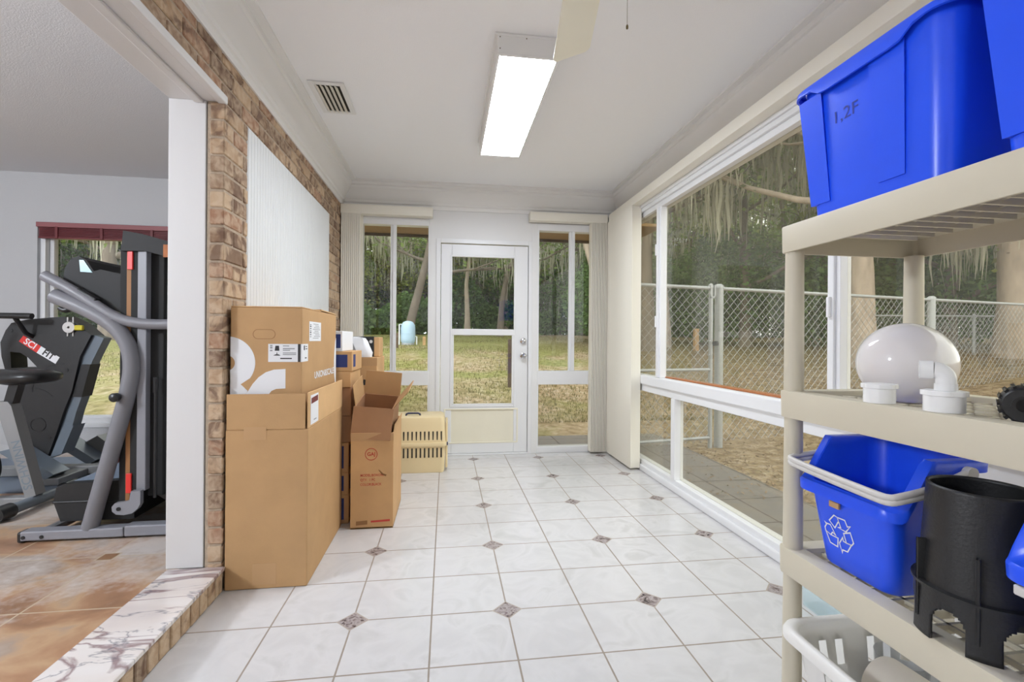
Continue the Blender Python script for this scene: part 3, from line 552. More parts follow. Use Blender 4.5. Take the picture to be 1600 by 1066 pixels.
# ceiling fan: only one blade and its pull chain reach into the picture
FC = Vector((0.475, -0.62, 0))
fan = thing('ceiling_fan', (FC.x, FC.y, ZC), 'cream ceiling fan, one blade overlapping the fluorescent light', 'ceiling fan')
m = MB(); m.lathe([(0.0, ZC-0.001), (0.065, ZC-0.001), (0.06, ZC-0.04), (0.02, ZC-0.05), (0.018, 2.46), (0.05, 2.455), (0.095, 2.44), (0.105, 2.40), (0.105, 2.34), (0.085, 2.305), (0.055, 2.295), (0.055, 2.255), (0.045, 2.235), (0.0, 2.23)], (FC.x, FC.y, 0), 36); m.build('motor_housing', MT['fan'], fan, smooth=40)
for k in range(4):
    A = math.radians(8.5) - k*PI/2; M = Matrix.Translation((FC.x, FC.y, 2.345)) @ Matrix.Rotation(-A, 4, 'Z') @ Matrix.Rotation(math.radians(-7), 4, 'Y')
    m = MB(); m.box(-0.018, 0.018, 0.09, 0.22, -0.006, 0.004, 0.002, 1, M); m.box(-0.045, 0.045, 0.19, 0.235, -0.004, 0.002, 0.002, 1, M); m.build('blade_iron', MT['fan'], fan)
    out = [(-0.058, 0.20), (-0.066, 0.24), (-0.074, 0.655), (-0.070, 0.675), (-0.058, 0.680), (0.060, 0.632), (0.072, 0.618), (0.076, 0.60), (0.066, 0.24), (0.058, 0.20)]
    m = MB(); m.prism(out, 'z', 0.0, 0.006)
    for vtx in m.bm.verts: vtx.co = M @ vtx.co
    m.build('fan_blade', MT['fan'], fan)
m = MB(); cx, cy = 0.578, -0.60
m.tube([(FC.x+0.05, FC.y, 2.26), (cx-0.01, cy, 2.262), (cx, cy, 2.25)], 0.0012, 6)
z = 2.248
while z > 2.068:
    m.lathe([(0.0, -0.0016), (0.0016, 0), (0.0, 0.0016)], (cx, cy, z), 6); z -= 0.0042
m.lathe([(0, -0.010), (0.0035, -0.007), (0.0038, 0.0), (0.0012, 0.006), (0, 0.0065)], (cx, cy, 2.062), 10); m.build('pull_chain', MT['brass'], fan)
# ================================================================== BOXES
def decal(name, m, parent, pts, ax, at_, th=0.0006):
    return MB().prism(pts, ax, at_, at_+th).build(name, m, parent)
def rectpts(a0, a1, b0, b1): return [(a0, b0), (a1, b0), (a1, b1), (a0, b1)]
def arc(cx, cy, r, a0, a1, n=14): return [(cx+r*math.cos(math.radians(a0+(a1-a0)*i/n)), cy+r*math.sin(math.radians(a0+(a1-a0)*i/n))) for i in range(n+1)]
# tall carton by the brick pier, its upper flaps standing up
bxr = thing('tall_carton', (-0.744, 0.655, 0), 'tallest brown carton with raised flaps, standing against the brick pier', 'cardboard box', 'stacked cartons')
X0, X1, Y0, Y1, ZB, ZF = -0.917, -0.568, 0.298, 1.005, 0.714, 0.874
MB().box(X0, X1, Y0, Y1, 0.001, ZB, 0.004, 1).build('box_body', MT['card'], bxr)
def flap(parent, m, *b, M=None, name='flap'): return MB().box(*b, 0.0015, 1, M).build(name, m, parent)
flap(bxr, MT['card'], X0+0.004, X1-0.012, Y0, Y0+0.006, ZB+0.001, ZF)
flap(bxr, MT['card2'], X1-0.006, X1, Y0+0.006, Y1-0.004, ZB+0.001, ZF+0.004)
flap(bxr, MT['card'], X0+0.004, X1-0.004, Y1-0.006, Y1, ZB+0.001, ZF)
decal('tape', MT['tape'], bxr, rectpts(-0.84, -0.745, ZB-0.045, ZB+0.012), 'y', Y0-0.0012)
decal('tape', MT['tape'], bxr, rectpts(-0.80, -0.70, 0.02, 0.115), 'y', Y0-0.0012)
fl = decal('packing_slip', MT['paper'], bxr, rectpts(0.335, 0.465, 0.725, 0.862), 'x', X1+0.001)
decal('slip_heading', MT['maroon'], fl, [(0.345, 0.822), (0.455, 0.826), (0.455, 0.853), (0.345, 0.848)], 'x', X1+0.0018)
decal('slip_line', MT['grey_ink'], fl, rectpts(0.385, 0.43, 0.740, 0.745), 'x', X1+0.0018)
# lamp carton on top of it
lb = thing('printed_carton', (-0.76, 0.655, ZB+0.002), 'brown carton with big white curved print and labels, set on the tallest carton', 'cardboard box', 'stacked cartons')
A0, A1, B0, B1, C0, C1 = -0.911, -0.605, 0.327, 0.994, ZB+0.002, 1.270
MB().box(A0, A1, B0, B1, C0, C1-0.004, 0.004, 1).build('box_body', MT['card'], lb)
m = MB(); m.box(A0, A1, B0, (B0+B1)/2-0.001, C1-0.004, C1, 0.001, 1); m.build('flap', MT['card2'], lb)
m = MB(); m.box(A0, A1, (B0+B1)/2+0.001, B1, C1-0.004, C1+0.002, 0.001, 1, Matrix.Translation((0, B1, C1)) @ Matrix.Rotation(math.radians(-1.2), 4, 'X') @ Matrix.Translation((0, -B1, -C1))); m.build('flap', MT['card2'], lb)
yf = B0-0.0010
outer = [(A0+0.001, 1.132)]+arc(-0.925, 1.012, 0.120, 82, -35, 18)+[(-0.866, 0.916), (-0.836, 0.886), (-0.850, 0.865), (-0.850, 0.80), (A0+0.001, 0.80)]
inner = arc(-0.925, 1.012, 0.034, -66, 66, 10)
decal('white_print', MT['paper'], lb, [p for p in outer]+[(A0+0.001, 0.982)]+inner+[(A0+0.001, 1.042)], 'y', yf)
decal('white_print', MT['paper'], lb, [(-0.835, 0.884)]+[(-0.815, 0.918), (-0.79, 0.948), (-0.76, 0.970), (-0.725, 0.982), (-0.675, 0.985), (-0.675, 0.896), (-0.715, 0.894), (-0.735, 0.885), (-0.748, 0.868), (-0.755, 0.80), (-0.86, 0.80), (-0.852, 0.866)], 'y', yf)
decal('white_print', MT['paper'], lb, [(B1-0.001, 0.80), (B1-0.001, 1.13), (0.972, 1.11), (0.955, 1.06), (0.945, 1.0), (0.945, 0.94), (0.955, 0.90), (0.97, 0.87), (0.955, 0.80)], 'x', A1+0.0006)
# hand hole
cap = arc(-0.794, 1.143, 0.0225, 90, 270, 10)+arc(-0.742, 1.143, 0.0225, -90, 90, 10); cap2 = arc(-0.794, 1.143, 0.0200, 90, 270, 10)+arc(-0.742, 1.143, 0.0200, -90, 90, 10)
MB().prism(cap, 'y', B0-0.0006, B0, cap2).build('hand_hole', MT['cardedge'], lb)
# wrap-round product label, pictogram and print lines
lab = decal('product_label', MT['paper'], lb, rectpts(-0.75, A1+0.0006, 1.017, 1.099), 'y', yf); decal('product_label', MT['paper'], lb, rectpts(B0-0.001, 0.42, 1.017, 1.099), 'x', A1+0.0006)
decal('label_band', MT['ink'], lab, rectpts(-0.622, -0.610, 1.017, 1.099), 'y', yf-0.0006)
decal('lamp_pictogram', MT['ink'], lab, [(-0.722, 1.068), (-0.702, 1.068), (-0.704, 1.091), (-0.719, 1.091)], 'y', yf-0.0006)
decal('lamp_pictogram', MT['ink'], lab, [(-0.728, 1.046), (-0.697, 1.046), (-0.704, 1.051), (-0.711, 1.052), (-0.711, 1.06), (-0.714, 1.06), (-0.714, 1.052), (-0.72, 1.051)], 'y', yf-0.0006)
for a, b, c, h in ((-0.687, -0.66, 1.088, .004), (-0.687, -0.636, 1.075, .005), (-0.687, -0.656, 1.068, .004), (-0.687, -0.63, 1.056, .004), (-0.687, -0.63, 1.049, .004), (-0.742, -0.732, 1.088, .006), (-0.742, -0.732, 1.078, .008), (-0.742, -0.732, 1.066, .006)): decal('print_line', MT['grey_ink'], lab, rectpts(a, b, c, c+h), 'y', yf-0.0006)
decal('print_line', MT['ink'], lab, rectpts(-0.698, -0.648, 1.030, 1.0355), 'y', yf-0.0006)
for a, b, c, h in ((0.352, 0.366, 1.070, .022), (0.38, 0.40, 1.085, .004), (0.38, 0.405, 1.074, .004), (0.37, 0.395, 1.031, .005)): decal('print_line', MT['ink'], lab, rectpts(a, b, c, c+h), 'x', A1+0.0013)
sl_ = decal('shipping_label', MT['paper'], lb, rectpts(0.440, 0.650, 1.112, 1.208), 'x', A1+0.0006)
for i in range(9):
    z = 1.125+i*0.0088; decal('print_line', MT['grey_ink'], sl_, rectpts(0.500+(i*37 % 5)*0.01, 0.60+(i*23 % 4)*0.01, z, z+0.003), 'x', A1+0.0013)
for i in range(7): decal('bar_code', MT['ink'], sl_, rectpts(0.452, 0.470, 1.132+i*0.0098, 1.132+i*0.0098+0.003+(i % 3)*0.0015), 'x', A1+0.0013)
text('UNION&SCALE', 'box_lettering', MT['paper'], lb, (A1+0.0012, 0.735, 0.938), (0, 1, 0.0), (0, 0, 1), 0.048, 0.022, sx=1.25)
# open-topped carton standing on the floor in front of the carrier
gj = thing('stencilled_carton', (-0.38, 1.175, 0), 'open worn carton with red stencilled print, standing on the tiles', 'cardboard box', 'stacked cartons')
G0, G1, H0, H1, GT = -0.503, -0.257, 0.930, 1.425, 0.567
m = MB(); m.box(G0, G1, H0, H0+0.006, 0.001, GT, 0.0015, 1); m.box(G0, G0+0.006, H0+0.006, H1, 0.001, GT, 0.0015, 1); m.box(G1-0.006, G1, H0+0.006, H1, 0.001, GT, 0.0015, 1); m.box(G0, G1, H1-0.006, H1, 0.001, GT+0.02, 0.0015, 1); m.box(G0, G1, H0, H1, 0.001, 0.008)
m.box(G0+0.006, G1-0.006, H0+0.006, H1-0.006, 0.535, 0.541)
m.build('box_body', MT['card3'], gj)
yg = H0-0.0009
ring = arc(-0.385, 0.441, 0.036, 0, 360, 36)[:-1]; ring2 = arc(-0.385, 0.441, 0.0325, 0, 360, 36)[:-1]
MB().prism(ring, 'y', yg, yg+0.0005, ring2).build('round_stamp', MT['redink'], gj)
text('GAJ', 'stencil_print', MT['redink'], gj, (-0.385, yg, 0.441), (1, 0, 0), (0, 0, 1), 0.030, 0.02, sx=0.95)
for s_, z in (('MODEL:BOXO96', 0.316), ('QTY.  1 PC', 0.289), ('COLOR:BLACK', 0.262)): text(s_, 'stencil_print', MT['redink'], gj, (-0.447, yg, z), (1, 0, 0), (0, 0, 1), 0.021, 0.006, 'LEFT', sx=0.86)
decal('stamp_frame', MT['cardedge'], gj, [(-0.47, 0.022), (-0.405, 0.026), (-0.405, 0.050), (-0.47, 0.046)], 'y', yg)
decal('stencil_print', MT['redink'], gj, [(-0.385, 0.036), (-0.275, 0.040), (-0.275, 0.052), (-0.385, 0.047)], 'y', yg)
decal('scuff', MT['cardedge'], gj, [(-0.345, 0.35), (-0.335, 0.345), (-0.315, 0.325), (-0.295, 0.318), (-0.30, 0.308), (-0.325, 0.318)], 'y', yg)
m = MB(); m.box(G0, G1, H0-0.0008, H0, 0.520, 0.566, 0.0003, 1); m.build('tape', MT['tape'], gj)
flap(gj, MT['card3'], G1-0.004, G1, H0+0.02, H1-0.02, GT-0.001, GT+0.045, M=Matrix.Translation((G1, 0, GT)) @ Matrix.Rotation(math.radians(8), 4, 'Y') @ Matrix.Translation((-G1, 0, -GT)))
# tilted open carton lodged in its top, flaps spread
to = thing('tilted_open_carton', (-0.382, 1.075, 0.548), 'small open brown carton tilted on top of the stencilled carton, flaps spread wide', 'cardboard box', 'stacked cartons', local=True, rot=(math.radians(13), math.radians(5), math.radians(-3)))
m = MB(); hw, dy0, dy1, hh = 0.111, -0.085, 0.15, 0.190
m.box(-hw, hw, dy0, dy0+0.005, 0.0, hh, 0.001, 1); m.box(-hw, hw, dy1-0.005, dy1, 0.0, hh, 0.001, 1); m.box(-hw, -hw+0.005, dy0, dy1, 0.0, hh, 0.001, 1); m.box(hw-0.005, hw, dy0, dy1, 0.0, hh, 0.001, 1); m.box(-hw, hw, dy0, dy1, 0, 0.006)
m.build('box_body', MT['carddk'], to)
def hinged(p, m_, x0, x1, length, org, axis, ang):
    """a flap growing along +z from its hinge, turned about the hinge"""
    M = Matrix.Translation(org) @ Matrix.Rotation(math.radians(ang), 4, axis); q = MB()
    if axis == 'X': q.box(x0, x1, -0.002, 0.002, 0, length, 0.001, 1, M)
    else: q.box(-0.002, 0.002, x0, x1, 0, length, 0.001, 1, M)
    return q.build('flap', m_, p)
hinged(to, MT['carddk'], -hw-0.006, hw+0.004, 0.185, (0, dy0, hh), 'X', 161)  # near flap: shade of its downward face put into the darker brown
hinged(to, MT['card'], -hw, hw+0.004, 0.150, (0, dy1, hh), 'X', -10)
hinged(to, MT['card'], dy0+0.01, dy1-0.01, 0.145, (hw, 0, hh), 'Y', 36)
hinged(to, MT['card'], dy0+0.01, dy1-0.01, 0.125, (-hw, 0, hh), 'Y', -9)
# column of small cartons between the tallest carton and the stencilled one
zs = [0.001, 0.176, 0.312, 0.493, 0.655, 0.828, 0.926, 1.048, 1.172]
names = ['lowest small carton with a blue end label, on the floor behind the tallest carton', 'second small blue labelled carton up from the floor behind the tallest carton', 'third small blue labelled carton up, behind the tallest carton',
         'plain dark brown carton directly above the three low blue labelled cartons', 'plain brown carton, the upper of two plain ones behind the tallest carton', 'thin tan carton just below the blue labelled carton near the column top', 'small carton with blue label second from the top of the column', 'topmost white and blue carton of the column behind the printed carton']
xe = [-0.530, -0.532, -0.533, -0.519, -0.521, -0.523, -0.515, -0.572]
for i, nm in enumerate(names):
    top8 = i == 7; lab_ = i in (0, 1, 2, 6)
    x1 = xe[i]; x0 = x1-0.28; y0 = 1.022+(0.006 if i in (3, 4) else 0.0); y1 = 1.40 if i < 3 else 1.34
    t = thing('small_carton', ((x0+x1)/2, (y0+y1)/2, zs[i]), nm, 'cardboard box', 'column of small cartons')
    MB().box(x0, x1, y0, y1, zs[i]+0.0005, zs[i+1]-0.0005, 0.003, 1).build('box_body', MT['carddk'] if i in (3, 4) else MT['card3'] if not top8 else MT['paper'], t)
    if lab_:
        decal('end_label', MT['bluelab'], t, rectpts(x0+0.03, x1-0.028, zs[i]+0.025, zs[i+1]-0.02), 'y', y0-0.001)
        decal('end_label', MT['bluelab'], t, rectpts(y0+0.03, y0+0.10, zs[i]+0.025, zs[i+1]-0.02), 'x', x1+0.0003)
    if top8: decal('end_label', MT['bluelab'], t, rectpts(x0+0.02, x1-0.012, zs[i]+0.02, zs[i+1]-0.02), 'y', y0-0.001)
# the big brown carton farther back with a printed bag and a black box on it
bc = thing('large_carton', (-0.59, 1.66, 0), 'large brown carton by the blinds with a white bag and black box on it', 'cardboard box', 'stacked cartons')
MB().box(-0.75, -0.432, 1.47, 1.86, 0.001, 0.993, 0.004, 1).build('box_body', MT['card3'], bc)
m = MB(); m.box(-0.75, -0.432, 1.4692, 1.47, 0.935, 0.992); m.build('tape', MT['tape'], bc)
for i, (a, b) in enumerate(((-0.60, -0.575), (-0.565, -0.54), (-0.53, -0.50))): decal('stencil_print', MT['ink'], bc, [(a, 0.80), (b-0.006, 0.80), (b, 0.835), (a+0.006, 0.84)], 'y', 1.4685)
pb = thing('printed_bag', (-0.59, 1.53, 0.994), 'crumpled white plastic bag with grey print, on the large brown carton', 'bag')
rings = []; rbag = random.Random(4)
for z, hx, hy in ((0.0, 0.105, 0.045), (0.03, 0.112, 0.055), (0.075, 0.098, 0.050), (0.11, 0.083, 0.042), (0.135, 0.072, 0.030), (0.142, 0.03, 0.012)):
    rings.append([p+Vector((rbag.uniform(-.004, .004), rbag.uniform(-.005, .005), rbag.uniform(-.003, .003) if z > 0.01 else 0)) for p in rrect(-0.590+(0.142-z)*0.10-0.007, 1.53, hx, hy, min(hx, hy)*0.6, 0.995+z, 4)])
MB().loft(rings, True, True, True).build('bag_body', MT['paper'], pb, smooth=50)
m = MB(); m.prism([(-0.66, 1.03), (-0.57, 1.025), (-0.60, 1.10), (-0.66, 1.105)], 'y', 1.473, 1.4745); m.build('bag_print', MT['grey_ink'], pb)
kb = thing('black_box', (-0.55, 1.68, 0.994), 'black retail box with tan end, behind the white bag', 'box')
m = MB(); m.box(-0.66, -0.475, 1.60, 1.80, 0.9945, 1.142, 0.003, 1); m.build('box_body', MT['blacks'], kb)
m = MB(); m.box(-0.475, -0.436, 1.605, 1.80, 0.9945, 1.138, 0.003, 1); m.build('box_end', MT['card3'], kb)
decal('round_mark', MT['handle'], kb, arc(-0.495, 1.105, 0.012, 0, 360, 16)[:-1], 'y', 1.5992)
# pet carrier
pc = thing('pet_carrier', (-0.19, 2.23, 0), 'beige plastic pet carrier with slotted side, by the back door', 'pet carrier')
P0, P1, Q0, Q1 = -0.44, 0.052, 2.055, 2.40
cxp, cyp, hxp, hyp = (P0+P1)/2, (Q0+Q1)/2, (P1-P0)/2, (Q1-Q0)/2
MB().loft([rrect(cxp, cyp, hxp-0.016, hyp-0.014, 0.03, 0.001), rrect(cxp, cyp, hxp-0.012, hyp-0.010, 0.035, 0.02), rrect(cxp, cyp, hxp-0.002, hyp-0.003, 0.035, 0.236)], True, True, True).build('lower_shell', MT['carrier'], pc, smooth=40)
MB().loft([rrect(cxp, cyp, hxp-0.002, hyp-0.003, 0.035, 0.238), rrect(cxp, cyp, hxp-0.008, hyp-0.010, 0.035, 0.42), rrect(cxp, cyp, hxp-0.018, hyp-0.022, 0.035, 0.462), rrect(cxp, cyp, hxp-0.038, hyp-0.045, 0.03, 0.474)], True, True, True).build('upper_shell', MT['carrier'], pc, smooth=40)
MB().loft([rrect(cxp, cyp, hxp+0.006, hyp+0.007, 0.035, 0.222), rrect(cxp, cyp, hxp+0.008, hyp+0.009, 0.035, 0.228), rrect(cxp, cyp, hxp+0.008, hyp+0.009, 0.035, 0.250), rrect(cxp, cyp, hxp+0.004, hyp+0.006, 0.035, 0.256)], True, True, True).build('seam_band', MT['carrier'], pc, smooth=40)
for z0, z1 in ((0.130, 0.212), (0.264, 0.350)):
    for i in range(12):
        x = -0.365+i*0.0345; yy = Q0+0.003+ (0.006 if z0 > 0.2 else 0.004)
        MB().box(x-0.0065, x+0.0065, yy-0.0045, yy+0.01, z0, z1, 0.002, 1).build('slot_shade_inset', MT['dark'], pc)  # solid dark inset, the slot's inner shade put into its colour
m = MB(); m.tube([(-0.285, cyp-0.09, 0.470), (-0.280, cyp-0.09, 0.488), (-0.265, cyp-0.09, 0.493), (-0.185, cyp-0.09, 0.493), (-0.170, cyp-0.09, 0.488), (-0.165, cyp-0.09, 0.470)], 0.008, 8); m.build('carry_handle', MT['navy'], pc, smooth=50)
m = MB(); m.box(P1-0.004, P1+0.016, Q0+0.04, Q1-0.04, 0.03, 0.42, 0.01); m.build('carrier_door', MT['carrier'], pc); m = MB(); m.box(P1+0.002, P1+0.018, Q0+0.028, Q0+0.048, 0.225, 0.252, 0.003); m.build('latch', MT['navy'], pc)
# ================================================================== SHELVING UNIT
SX0, SX1, SY0, SY1 = 1.010, 1.462, -1.610, -0.690
su = thing('plastic_shelving_unit', ((SX0+SX1)/2, (SY0+SY1)/2, 0), 'beige plastic four tier shelving unit loaded with bins, along the right hand windows', 'shelving unit')
ZS = [0.082, 0.540, 0.986, 1.457]
for zt in ZS:
    m = MB(); th = 0.076
    def ring(a, z, r=0.018): return rrect((SX0+SX1)/2, (SY0+SY1)/2, (SX1-SX0)/2-a, (SY1-SY0)/2-a, max(r-a*0.5, 0.006), z)
    m.loft([ring(0.002, zt-th), ring(0.001, zt-th+0.004), ring(0.0, zt-0.004), ring(0.001, zt-0.001), ring(0.004, zt), ring(0.049, zt), ring(0.050, zt-0.001), ring(0.050, zt-0.020), ring(0.012, zt-0.024), ring(0.010, zt-th), ring(0.002, zt-th)])
    g0, g1 = SY0+0.05, SY1-0.05; n = 17
    for i in range(n+1):
        y = g0+(g1-g0)*i/n; m.box(SX0+0.049, SX1-0.049, y-0.0038, y+0.0038, zt-0.032, zt-0.012)
    for fx in (0.15, 0.325, 0.5, 0.675, 0.85):
        x = SX0+0.05+(SX1-SX0-0.1)*fx; m.box(x-0.0038, x+0.0038, g0, g1, zt-0.022, zt-0.012)
    m.build('shelf', MT['shelf'], su, smooth=35)
for px in (SX0+0.028, SX1-0.032):
    for py in (SY0+0.03, SY1-0.028):
        m = MB()
        for a, b in zip(ZS[:-1], ZS[1:]): m.lathe([(0.0, a-0.002), (0.0255, a-0.002), (0.0245, (a+b)/2), (0.0235, b-0.075), (0.0, b-0.075)], (px, py, 0), 24)
        m.build('post', MT['shelf'], su, smooth=40)
# ---- blue storage bins on the top shelf
def top_bin(label, y0, y1, x0, z0=1.4575, hgt=0.345, depth=0.48):
    t = thing('storage_bin', (x0+depth/2, (y0+y1)/2, z0), label, 'storage bin', 'blue bins on the top shelf')
    cx, cy, hx, hy = x0+depth/2, (y0+y1)/2, depth/2, (y1-y0)/2; b = 0.042
    def R(ins, z, r=0.05): return rrect(cx, cy, hx-ins, hy-ins, r, z, 7)
    m = MB(); m.loft([R(b, z0, 0.035), R(b-0.006, z0+0.006, 0.04), R(0.014, z0+hgt-0.004), R(0.014, z0+hgt), R(0.018, z0+hgt), R(b-0.002, z0+0.010, 0.04)], True, True, True); m.build('bin_body', MT['blue'], t, smooth=40)
    # rim: rolled lip whose skirt hangs deeper along the middle of each side
    def dens(ins, zf):
        ring = rrect(cx, cy, hx-ins, hy-ins, 0.05, 0, 7); out = []
        for i, p in enumerate(ring):
            q = ring[(i+1) % len(ring)]; k = 12 if (q-p).length > 0.05 else 1
            for j in range(k): out.append(p.lerp(q, j/k))
        res = []
        for p in out:
            v_ = max(0.0, 1-((p.y-cy)/(hy*0.66))**2) if abs(abs(p.x-cx)-(hx-ins)) < 0.004 else 0.0
            v_ = min(1.0, v_*2.2); res.append(Vector((p.x, p.y, zf(v_))))
        return res
    top = z0+hgt
    MB().loft([dens(0.012, lambda v_: top-0.004), dens(0.012, lambda v_: top+0.003), dens(0.002, lambda v_: top+0.003), dens(-0.002, lambda v_: top-0.002), dens(-0.003, lambda v_: top-0.014-0.024*v_), dens(0.001, lambda v_: top-0.015-0.024*v_), dens(0.004, lambda v_: top-0.006)], True).build('rim', MT['blue'], t, smooth=50)
    for s_, (ya, yb_, taper) in enumerate(((0.56, 0.86, 0.02), (-0.50, -0.14, 0.05))):
        m = MB(); rows = []
        for f_ in (0.10, 0.92):
            ins = b+(0.014-b)*f_; z = z0+hgt*f_; tp = taper*(1-f_)
            a_, c_ = cy+hy*(ya+tp)*(1-0.1*(1-f_)), cy+hy*(yb_-tp)*(1-0.1*(1-f_)); x = cx-hx+ins
            rows.append([Vector((x+0.002, a_, z)), Vector((x-0.008, a_-0.006, z)), Vector((x-0.008, c_+0.006, z)), Vector((x+0.002, c_, z))])
        m.loft(rows, True, True, True); m.build('side_rib', MT['blue'], t)
    return t
ba = top_bin('blue storage bin with faint scribbled marks, left one on the top shelf', -1.168, -0.742, 1.000)
bbn = top_bin('blue storage bin nearest the camera on the top shelf, cut by the frame', -1.606, -1.180, 1.006)
text('1,2F', 'scribble', mat('faint_blue_mark', (18, 40, 150), 0.6), ba, (1.0205, -0.905, 1.690), (0, -1, 0), (-0.085, 0, 1), 0.042, 0.0, sx=1.1)
# ---- recycling bins with low fronts and bail handles on the middle-low shelf
def recycling_bin(label, x0, y0, y1, z0):
    t = thing('recycling_bin', (x0+0.2, (y0+y1)/2, z0), label, 'recycling bin', 'blue recycling bins on the lower shelf')
    L_, cy, hy = 0.272, (y0+y1)/2, (y1-y0)/2; cx, hx = x0+L_/2, L_/2; lowz, hiz = 0.212, 0.320
    def prof_(x):
        f_ = (x-x0)/L_; s = min(1, max(0, (f_-0.12)/0.24)); return lowz+(hiz-lowz)*s
    def ring(ins, r, z=None, dz=0.0, front=0.0):
        base = rrect(cx, cy, hx-ins, hy-ins, r, 0, 7); out = []
        for i, p in enumerate(base):
            q = base[(i+1) % len(base)]; k = 14 if (q-p).length > 0.06 else 1
            for j in range(k): out.append(p.lerp(q, j/k))
        return [Vector((p.x, p.y, (z0+z) if z is not None else z0+prof_(p.x)+dz)) for p in out]
    def mid(ins0, ins1, f_, r): # between base and lip
        a, b = ring(ins0, r, 0.0), ring(ins1, r); return [p.lerp(q, f_) for p, q in zip(a, b)]
    B, T_ = 0.048, 0.022
    m = MB(); m.loft([ring(B+0.006, 0.03, 0.0), ring(B, 0.035, 0.006)]+[mid(B, T_, f_, 0.035) for f_ in (0.25, 0.5, 0.75)]+[ring(T_, 0.035), ring(T_+0.004, 0.035)]+[mid(B+0.004, T_+0.004, f_, 0.035) for f_ in (0.75, 0.5, 0.25)]+[ring(B+0.004, 0.03, 0.010)], True, True, True)
    m.build('bin_body', MT['blue'], t, smooth=45)
    MB().loft([ring(T_+0.003, 0.035, dz=-0.004), ring(T_+0.002, 0.035, dz=0.003), ring(0.004, 0.045, dz=0.003), ring(0.0, 0.045, dz=-0.003), ring(0.001, 0.045, dz=-0.026), ring(0.005, 0.045, dz=-0.026), ring(0.008, 0.045, dz=-0.008)], True).build('rim', MT['blue'], t, smooth=45)
    return t, cx, cy, hx, hy
rb1, cx, cy, hx, hy = recycling_bin('blue recycling bin with white arrows sign and grey carry handle, on the lower shelf', 1.012, -1.046, -0.746, 0.541)
# three chasing arrows on the sloping front
def on_front(u, v_):   # u along -y (to the right as seen from the room), v_ height above the base
    f_ = v_/0.212; x = 1.012+0.048+(0.022-0.048)*f_-0.0012; return Vector((x, -0.866-u, 0.541+v_))
def band(pa, w_=0.0042, closed=True):
    m = MB(); pts = [Vector((p[0], p[1])) for p in pa]; n = len(pts); ins, outs = [], []
    for i in range(n):
        a, b, c = pts[i-1], pts[i], pts[(i+1) % n]; d1 = (b-a).normalized(); d2 = (c-b).normalized(); nn = Vector((-d1.y-d2.y, d1.x+d2.x))
        nn = nn/max(nn.length_squared, 0.5)*2*w_/2; ins.append(b+nn); outs.append(b-nn)
    I = [m.bm.verts.new(on_front(p.x, p.y)) for p in ins]; O = [m.bm.verts.new(on_front(p.x, p.y)) for p in outs]
    for i in range(n): m.bm.faces.new([I[i], I[(i+1) % n], O[(i+1) % n], O[i]])
    return m
ARROWS = [[(-0.026, 0.12), (-0.009, 0.139), (0.001, 0.137), (0.004, 0.128), (-0.01, 0.106)], [(0.001, 0.137), (0.024, 0.138), (0.03, 0.124), (0.039, 0.128), (0.024, 0.109), (0.0, 0.111), (0.009, 0.114), (0.004, 0.128)],
          [(-0.042, 0.111), (-0.036, 0.108), (-0.024, 0.109), (-0.01, 0.087), (-0.019, 0.091), (-0.026, 0.082), (-0.041, 0.087), (-0.043, 0.096), (-0.037, 0.105)], [(-0.041, 0.087), (-0.026, 0.082), (-0.003, 0.082), (-0.007, 0.058), (-0.03, 0.06)],
          [(0.016, 0.102), (0.037, 0.112), (0.044, 0.089), (0.038, 0.081), (0.022, 0.08)], [(0.012, 0.09), (0.013, 0.081), (0.022, 0.08), (0.037, 0.081), (0.023, 0.058), (0.008, 0.057), (0.006, 0.048), (0.0, 0.071)]]
for sg in ARROWS: band(sg, 0.0032).build('recycling_arrow', MT['paper'], rb1)
m = MB(); m.box(1.028, 1.0345, -0.885, -0.855, 0.541+0.163, 0.541+0.178, 0.001, 1); m.build('rim_tab', MT['card3'], rb1)
hb = 0.541
m = MB(); m.tube([(1.195, -1.052, hb+0.300), (1.10, -1.054, hb+0.268), (1.022, -1.052, hb+0.252), (1.006, -1.040, hb+0.247), (1.002, -1.01, hb+0.247), (1.001, -0.90, hb+0.251), (1.002, -0.78, hb+0.257), (1.006, -0.750, hb+0.259), (1.022, -0.738, hb+0.262), (1.10, -0.737, hb+0.272), (1.195, -0.738, hb+0.300)], 0.0075, 8, smooth=3)
m.bm.verts.ensure_lookup_table(); n0 = len(m.bm.verts); g_ = bmesh.ops.duplicate(m.bm, geom=list(m.bm.faces)+list(m.bm.verts)+list(m.bm.edges))
for e_ in g_['geom']:
    if isinstance(e_, bmesh.types.BMVert): e_.co.z -= 0.011
for vv in m.bm.verts: pass
m.build('carry_handle', MT['handle'], rb1, smooth=60)
for yy in (-1.052, -0.738): MB().lathe([(0.0, -0.008), (0.014, -0.008), (0.014, 0.008), (0.0, 0.008)], (1.197, yy, hb+0.297), 16, 'y').build('handle_pivot', MT['handle'], rb1, smooth=40)
rb2, cx, cy, hx, hy = recycling_bin('blue recycling bin at the right frame edge, beside the black bucket', 0.990, -1.575, -1.245, 0.541)
MB().box(0.9935, 1.004, -1.30, -1.275, 0.541+0.165, 0.541+0.182, 0.002, 1).build('rim_tab', MT['handle'], rb2)
